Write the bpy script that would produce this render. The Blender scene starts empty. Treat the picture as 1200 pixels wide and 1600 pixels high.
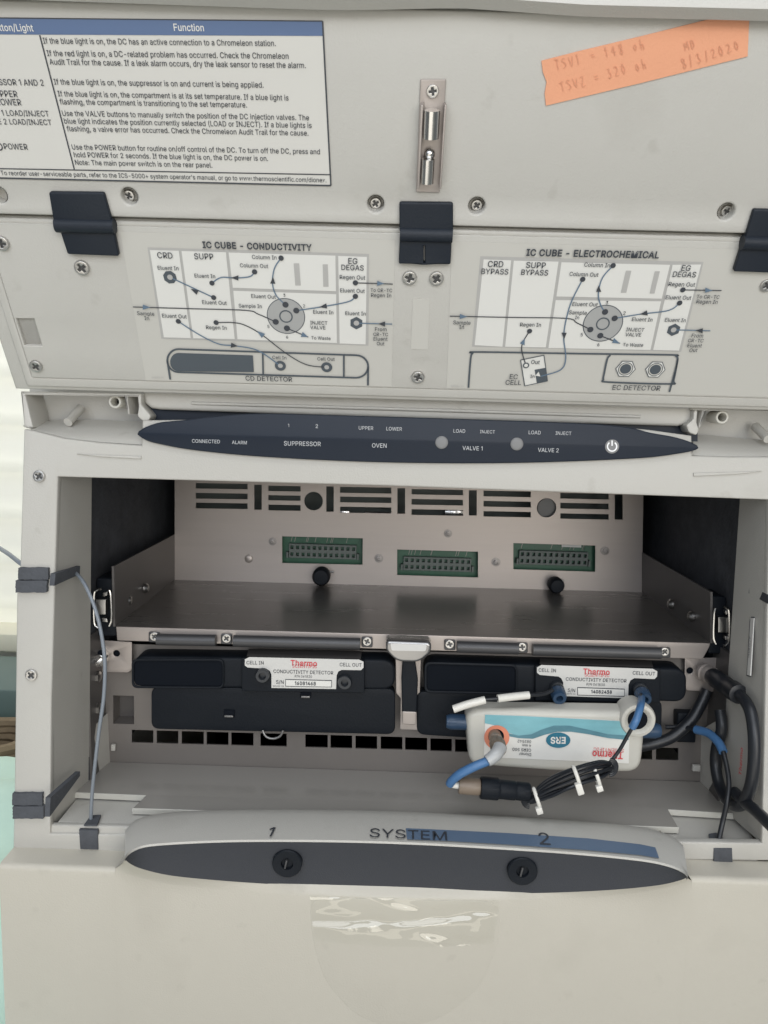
import bpy, bmesh, math, random
from mathutils import Vector, Matrix
random.seed(7)
S = bpy.context.scene
COL = S.collection
R = math.radians

# ------------------------------------------------------------------ camera
F = 1202.0                      # focal length in photo pixels (1200 x 1600)
CAM = Vector((0, 0, 1.25))
_Y = Vector(((617 - 600) / F, (637 - 800) / F, 1)).normalized()      # world +Y seen in camera axes (x right, y down, z forward)
_k = 0.0300
_X = Vector((1, _k, -(_Y.x + _k * _Y.y) / _Y.z)).normalized()
_Z = _X.cross(_Y)
RIGHT = Vector((_X.x, _Y.x, _Z.x)); DOWN = Vector((_X.y, _Y.y, _Z.y)); FWD = Vector((_X.z, _Y.z, _Z.z))
cd = bpy.data.cameras.new('camera'); cam = bpy.data.objects.new('camera', cd); COL.objects.link(cam)
mw = Matrix.Identity(4)
for i in range(3):
    mw[i][0] = RIGHT[i]; mw[i][1] = -DOWN[i]; mw[i][2] = -FWD[i]; mw[i][3] = CAM[i]
cam.matrix_world = mw
cd.sensor_fit = 'VERTICAL'; cd.sensor_height = 24; cd.sensor_width = 18; cd.lens = 24 * F / 1600
cd.clip_start = 0.01; cd.clip_end = 60
S.camera = cam

# ------------------------------------------------------------------ light and exposure
w = bpy.data.worlds.new('World'); S.world = w; w.use_nodes = True
w.node_tree.nodes['Background'].inputs[0].default_value = (0.86, 0.93, 1.0, 1)
w.node_tree.nodes['Background'].inputs[1].default_value = 0.20
def area(name, loc, target, sx, sy, power, col):
    l = bpy.data.lights.new(name, 'AREA'); l.shape = 'RECTANGLE'; l.size = sx; l.size_y = sy; l.energy = power; l.color = col
    o = bpy.data.objects.new(name, l); COL.objects.link(o); o.location = loc
    o.rotation_euler = (Vector(target) - Vector(loc)).to_track_quat('-Z', 'Y').to_euler()
    return o
area('room_front_light', (0.8, -1.5, 1.30), (0, 0.5, 1.2), 1.3, 1.1, 14.5, (1.0, 0.95, 0.86))  # broad front light from the unseen part of the room
area('ceiling_light', (0.0, -0.3, 2.7), (0, 0.45, 1.1), 1.5, 1.2, 17, (0.92, 0.95, 1.0))
area('low_fill_light', (-0.3, -1.0, 0.35), (0, 0.4, 1.2), 1.6, 0.8, 6, (1.0, 0.945, 0.85))  # added warm fill from low in front, lifts the down-facing lid
area('lid_fill_light', (-0.1, -0.75, 1.62), (0.1, 0.36, 1.45), 1.3, 0.6, 9.0, (0.87, 0.92, 1.0))  # added cool fill aimed at the lid, no wall stands here
S.view_settings.view_transform = 'Standard'; S.view_settings.look = 'None'
S.view_settings.exposure = 0.02; S.view_settings.gamma = 1.0; S.view_settings.use_curve_mapping = False

# ------------------------------------------------------------------ projection helpers
def ray(x, y):
    a, b = (x - 600) / F, (y - 800) / F
    return RIGHT * a + DOWN * b + FWD
def atY(x, y, Y):
    r = ray(x, y); return CAM + r * (Y / r.y)
def atZ(x, y, z):               # z relative to the eye
    r = ray(x, y); return CAM + r * (z / r.z)
class Plane:
    def __init__(s, o, ex, ey):
        s.o = Vector(o); s.ex = Vector(ex).normalized(); s.n = s.ex.cross(Vector(ey)).normalized(); s.ey = s.n.cross(s.ex)
        s.m = Matrix.Identity(4)
        for i in range(3):
            s.m[i][0] = s.ex[i]; s.m[i][1] = s.ey[i]; s.m[i][2] = s.n[i]; s.m[i][3] = s.o[i]
    def uv(s, x, y, h=0):
        r = ray(x, y); o = s.o + s.n * h
        p = CAM + r * ((o - CAM).dot(s.n) / r.dot(s.n)) - o
        return Vector((p.dot(s.ex), p.dot(s.ey)))
    def uvs(s, pts, h=0): return [s.uv(a, b, h) for a, b in pts]
    def pt(s, u, v, h=0): return s.o + s.ex * u + s.ey * v + s.n * h
def front(Y): return Plane((0, Y, CAM.z), (1, 0, 0), (0, 0, 1))      # faces the camera (-Y)
def zz(s, ox, oy): return lambda X, Y: (ox + X / s, oy + Y / s)

# ------------------------------------------------------------------ materials
def mat(name, col, rough=0.5, metal=0.0, var=0.06, vscale=9.0, bump=0.0, bscale=900.0, spec=0.5, coat=0.0, specks=0.0, stretch=None, **kw):
    m = bpy.data.materials.new(name); m.use_nodes = True
    nt = m.node_tree; b = nt.nodes['Principled BSDF']
    b.inputs['Roughness'].default_value = rough; b.inputs['Metallic'].default_value = metal
    b.inputs['Specular IOR Level'].default_value = spec; b.inputs['Coat Weight'].default_value = coat
    tc = nt.nodes.new('ShaderNodeTexCoord'); src = tc.outputs['Object']
    if stretch:
        mp = nt.nodes.new('ShaderNodeMapping'); mp.inputs['Scale'].default_value = stretch
        nt.links.new(src, mp.inputs['Vector']); src = mp.outputs['Vector']
    n = nt.nodes.new('ShaderNodeTexNoise'); n.inputs['Scale'].default_value = vscale; n.inputs['Detail'].default_value = 6
    n.inputs['Roughness'].default_value = 0.65
    nt.links.new(src, n.inputs['Vector'])
    r = nt.nodes.new('ShaderNodeMix'); r.data_type = 'RGBA'
    lo = [c * (1 - var) for c in col[:3]] + [1]; hi = [min(1, c * (1 + var)) for c in col[:3]] + [1]
    r.inputs['A'].default_value = lo; r.inputs['B'].default_value = hi
    nt.links.new(n.outputs['Fac'], r.inputs['Factor']); colout = r.outputs['Result']
    if specks:
        for sc_, lo_, hi_ in ((55, 0.66, 0.74), (17, 0.60, 0.78)):
            n3 = nt.nodes.new('ShaderNodeTexNoise'); n3.inputs['Scale'].default_value = sc_; n3.inputs['Detail'].default_value = 7
            nt.links.new(tc.outputs['Object'], n3.inputs['Vector'])
            mr = nt.nodes.new('ShaderNodeMapRange'); mr.inputs['From Min'].default_value = lo_; mr.inputs['From Max'].default_value = hi_; mr.inputs['To Max'].default_value = specks
            nt.links.new(n3.outputs['Fac'], mr.inputs['Value'])
            m3 = nt.nodes.new('ShaderNodeMix'); m3.data_type = 'RGBA'; m3.inputs['B'].default_value = (0.26, 0.24, 0.20, 1)
            nt.links.new(mr.outputs['Result'], m3.inputs['Factor']); nt.links.new(colout, m3.inputs['A']); colout = m3.outputs['Result']
    nt.links.new(colout, b.inputs['Base Color'])
    rr = nt.nodes.new('ShaderNodeMapRange'); rr.inputs['To Min'].default_value = max(0, rough - 0.07); rr.inputs['To Max'].default_value = min(1, rough + 0.07)
    nt.links.new(n.outputs['Fac'], rr.inputs['Value']); nt.links.new(rr.outputs['Result'], b.inputs['Roughness'])
    if bump:
        n2 = nt.nodes.new('ShaderNodeTexNoise'); n2.inputs['Scale'].default_value = bscale; n2.inputs['Detail'].default_value = 3
        nt.links.new(tc.outputs['Object'], n2.inputs['Vector'])
        bp = nt.nodes.new('ShaderNodeBump'); bp.inputs['Strength'].default_value = bump; bp.inputs['Distance'].default_value = 0.0006
        nt.links.new(n2.outputs['Fac'], bp.inputs['Height']); nt.links.new(bp.outputs['Normal'], b.inputs['Normal'])
    for k, v in kw.items(): b.inputs[k.replace('_', ' ')].default_value = v
    return m
M = {}
M['plastic'] = mat('grey_beige_plastic', (0.49, 0.475, 0.435), 0.5, specks=0.22, var=0.055, bump=0.25, bscale=1100)
M['lidplastic'] = mat('lid_plastic', (0.52, 0.505, 0.465), 0.5, specks=0.16, var=0.05, bump=0.22, bscale=1100)
M['door'] = mat('lower_door_plastic', (0.515, 0.485, 0.415), 0.42, specks=0.12, var=0.05, bump=0.25, bscale=1000)
M['sheet'] = mat('label_sheet', (0.55, 0.535, 0.49), 0.42, var=0.02)
M['paper'] = mat('label_paper', (0.63, 0.615, 0.57), 0.45, var=0.02)
M['whitetext'] = mat('pale_lettering', (0.48, 0.49, 0.50), 0.5, var=0.02)
M['white'] = mat('white_print', (0.72, 0.71, 0.67), 0.45, var=0.02)
M['greyprint'] = mat('pale_grey_print', (0.44, 0.43, 0.41), 0.45, var=0.02)
M['valveprint'] = mat('mid_grey_print', (0.38, 0.38, 0.37), 0.45, var=0.02)
M['ink'] = mat('black_ink', (0.045, 0.05, 0.06), 0.5, var=0.1)
M['slate'] = mat('slate_ink', (0.075, 0.09, 0.105), 0.5, var=0.08)
M['blueink'] = mat('blue_grey_ink', (0.12, 0.18, 0.25), 0.5, var=0.05)
M['header'] = mat('header_blue_ink', (0.10, 0.155, 0.28), 0.45, var=0.05)
M['redink'] = mat('red_ink', (0.62, 0.06, 0.07), 0.45, var=0.05)
M['black'] = mat('black_plastic', (0.0085, 0.011, 0.015), 0.5, spec=0.18, var=0.15, bump=0.2, bscale=700)
M['hinge'] = mat('hinge_plastic', (0.012, 0.017, 0.026), 0.5, spec=0.35, var=0.12, bump=0.2, bscale=800)
M['lens'] = mat('control_overlay', (0.012, 0.018, 0.030), 0.42, spec=0.25, var=0.08, bump=0.08, bscale=1500)
M['trim'] = mat('charcoal_trim', (0.048, 0.051, 0.059), 0.5, spec=0.3, var=0.06, bump=0.35, bscale=1400)
M['button'] = mat('grey_button', (0.20, 0.20, 0.20), 0.5, var=0.05)
M['whitesymbol'] = mat('white_symbol', (0.85, 0.85, 0.85), 0.4, var=0.01)  # plain white of the power symbol
M['steel'] = mat('brushed_steel', (0.43, 0.385, 0.355), 0.42, metal=0.5, var=0.07, vscale=30, stretch=(0.35, 1, 6))
M['darksteel'] = mat('shelf_steel', (0.18, 0.168, 0.158), 0.29, metal=0.6, var=0.07, vscale=14, stretch=(0.6, 9, 1))
M['sidesteel'] = mat('tray_side_steel', (0.13, 0.122, 0.118), 0.45, metal=0.4, var=0.10, vscale=14)
M['lowsteel'] = mat('lower_panel_steel', (0.21, 0.192, 0.178), 0.45, metal=0.4, var=0.08, vscale=18)
M['chrome'] = mat('polished_steel', (0.66, 0.65, 0.63), 0.2, metal=1.0, var=0.05, vscale=60)
M['screw'] = mat('screw_steel', (0.55, 0.54, 0.52), 0.3, metal=1.0, var=0.1, vscale=200)
M['slotmetal'] = mat('screw_slot', (0.10, 0.10, 0.10), 0.5, metal=0.6, var=0.2)
M['dark'] = mat('recess_shade', (0.006, 0.008, 0.012), 0.8, spec=0.1, var=0.2)  # near-black painted as shade inside holes and recesses
M['foamwall'] = mat('black_insulation', (0.055, 0.059, 0.068), 0.75, var=0.75, vscale=60, bump=1.0, bscale=220)
M['foam'] = mat('grey_foam', (0.075, 0.08, 0.09), 0.9, var=0.35, vscale=120, bump=1.0, bscale=500)
M['pcb'] = mat('green_circuit_board', (0.028, 0.10, 0.058), 0.4, var=0.35, vscale=80)
M['connector'] = mat('grey_connector', (0.115, 0.135, 0.125), 0.5, var=0.1)
M['tag'] = mat('white_tag', (0.62, 0.61, 0.58), 0.5, var=0.04)
M['rod'] = mat('dark_rod', (0.07, 0.07, 0.073), 0.42, metal=0.3, var=0.1)
M['nut'] = mat('nut_steel', (0.30, 0.28, 0.265), 0.45, metal=0.6, var=0.1)
M['port'] = mat('port_plastic', (0.022, 0.026, 0.032), 0.35, var=0.15)
M['handle'] = mat('satin_handle', (0.33, 0.325, 0.32), 0.28, metal=0.85, var=0.08)
M['rod2'] = mat('dull_steel_wire', (0.22, 0.215, 0.21), 0.4, metal=0.6, var=0.1)
M['tray'] = mat('drip_tray_plastic', (0.30, 0.285, 0.26), 0.17, var=0.05, bump=0.02)
M['white_plastic'] = mat('white_plastic', (0.55, 0.535, 0.48), 0.4, var=0.03, bump=0.1, **{'Subsurface_Weight': 0.0})
M['blue'] = mat('blue_fitting', (0.025, 0.055, 0.105), 0.35, var=0.12, vscale=60)
M['bluesleeve'] = mat('blue_sleeve', (0.065, 0.165, 0.34), 0.4, var=0.12, vscale=80)
M['tan'] = mat('tan_peek', (0.20, 0.155, 0.115), 0.42, var=0.1, vscale=60)
M['ring'] = mat('orange_ring_print', (0.72, 0.25, 0.15), 0.45, var=0.05)
M['orange'] = mat('orange_paper_tape', (0.80, 0.375, 0.22), 0.75, var=0.04, vscale=40, bump=0.25, bscale=900)
M['pencil'] = mat('pencil_writing', (0.70, 0.325, 0.195), 0.7, var=0.12)
M['bluetape'] = mat('blue_strip', (0.115, 0.17, 0.255), 0.45, var=0.05)
M['rubber'] = mat('black_rubber', (0.014, 0.016, 0.020), 0.38, var=0.15, vscale=60)
M['tubing'] = mat('blue_grey_tubing', (0.21, 0.235, 0.265), 0.3, var=0.06)
M['ferrule'] = mat('milky_ferrule', (0.42, 0.43, 0.43), 0.3, var=0.08)
M['nylon'] = mat('white_nylon', (0.74, 0.72, 0.66), 0.4, var=0.03)
M['teal'] = mat('teal_print', (0.20, 0.45, 0.50), 0.35, var=0.25, vscale=40, stretch=(1, 1, 3))
M['teal2'] = mat('deep_teal_print', (0.10, 0.24, 0.29), 0.35, var=0.4, vscale=50, stretch=(1, 1, 4))
M['ersblue'] = mat('badge_blue', (0.022, 0.16, 0.24), 0.35, var=0.05)
M['wall'] = mat('painted_wall', (0.72, 0.72, 0.66), 0.7, var=0.03)
M['bench'] = mat('bench_laminate', (0.40, 0.41, 0.39), 0.5, var=0.08)
M['cloth'] = mat('green_sheet', (0.60, 0.80, 0.69), 0.55, var=0.12, vscale=14)
M['wicker'] = mat('brown_cord', (0.22, 0.165, 0.10), 0.8, var=0.3, vscale=60)
M['sill'] = mat('painted_sill', (0.80, 0.77, 0.62), 0.5, var=0.03)
M['cabinet'] = mat('green_cabinet', (0.10, 0.15, 0.14), 0.5, var=0.1)
def film(name, rough):
    m = bpy.data.materials.new(name); m.use_nodes = True; nt = m.node_tree
    out = nt.nodes['Material Output']; nt.nodes.remove(nt.nodes['Principled BSDF'])
    g = nt.nodes.new('ShaderNodeBsdfGlossy'); g.inputs['Color'].default_value = (1, 1, 0.97, 1); g.inputs['Roughness'].default_value = rough
    tr = nt.nodes.new('ShaderNodeBsdfTransparent'); tr.inputs[0].default_value = (1, 1, 0.99, 1); mx = nt.nodes.new('ShaderNodeMixShader')
    tc = nt.nodes.new('ShaderNodeTexCoord'); n = nt.nodes.new('ShaderNodeTexNoise'); n.inputs['Scale'].default_value = 26; n.inputs['Detail'].default_value = 0.5; n.inputs['Distortion'].default_value = 0.6
    mp = nt.nodes.new('ShaderNodeMapping'); mp.inputs['Rotation'].default_value = (0, R(35), 0); mp.inputs['Scale'].default_value = (0.8, 1, 2.6)
    nt.links.new(tc.outputs['Object'], mp.inputs['Vector']); nt.links.new(mp.outputs['Vector'], n.inputs['Vector'])
    bp = nt.nodes.new('ShaderNodeBump'); bp.inputs['Strength'].default_value = 1.0; bp.inputs['Distance'].default_value = 0.018
    nt.links.new(n.outputs['Fac'], bp.inputs['Height']); nt.links.new(bp.outputs['Normal'], g.inputs['Normal'])
    mx.inputs[0].default_value = 0.07
    nt.links.new(tr.outputs[0], mx.inputs[1]); nt.links.new(g.outputs[0], mx.inputs[2]); nt.links.new(mx.outputs[0], out.inputs[0])
    return m
M['film'] = film('clear_film', 0.08)
def blindmat():
    m = bpy.data.materials.new('blind_fabric'); m.use_nodes = True; nt = m.node_tree
    b = nt.nodes['Principled BSDF']; out = nt.nodes['Material Output']
    n = nt.nodes.new('ShaderNodeTexNoise'); n.inputs['Scale'].default_value = 12
    cr = nt.nodes.new('ShaderNodeMix'); cr.data_type = 'RGBA'
    cr.inputs['A'].default_value = (0.87, 0.87, 0.81, 1); cr.inputs['B'].default_value = (0.93, 0.93, 0.88, 1)
    nt.links.new(n.outputs['Fac'], cr.inputs['Factor']); nt.links.new(cr.outputs['Result'], b.inputs['Base Color'])
    tl = nt.nodes.new('ShaderNodeBsdfTranslucent'); tl.inputs[0].default_value = (0.93, 0.93, 0.87, 1)
    mx = nt.nodes.new('ShaderNodeMixShader'); mx.inputs[0].default_value = 0.5
    nt.links.new(b.outputs[0], mx.inputs[1]); nt.links.new(tl.outputs[0], mx.inputs[2]); nt.links.new(mx.outputs[0], out.inputs[0])
    return m
M['blind'] = blindmat()

# ------------------------------------------------------------------ mesh building
def curve_mesh(loops, extrude, bevel=0.0, res=2):
    cu = bpy.data.curves.new('c', 'CURVE'); cu.dimensions = '2D'; cu.fill_mode = 'BOTH'
    cu.extrude = max(0, extrude - bevel); cu.bevel_depth = bevel; cu.bevel_resolution = res; cu.offset = -bevel
    for lp in loops:
        sp = cu.splines.new('POLY'); sp.points.add(len(lp) - 1); sp.use_cyclic_u = True
        for i, p in enumerate(lp): sp.points[i].co = (p[0], p[1], 0, 1)
    o = bpy.data.objects.new('c', cu)
    me = o.to_mesh()
    vs = [v.co.copy() for v in me.vertices]; fs = [tuple(p.vertices) for p in me.polygons]
    o.to_mesh_clear(); bpy.data.objects.remove(o); bpy.data.curves.remove(cu)
    return vs, fs
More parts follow.
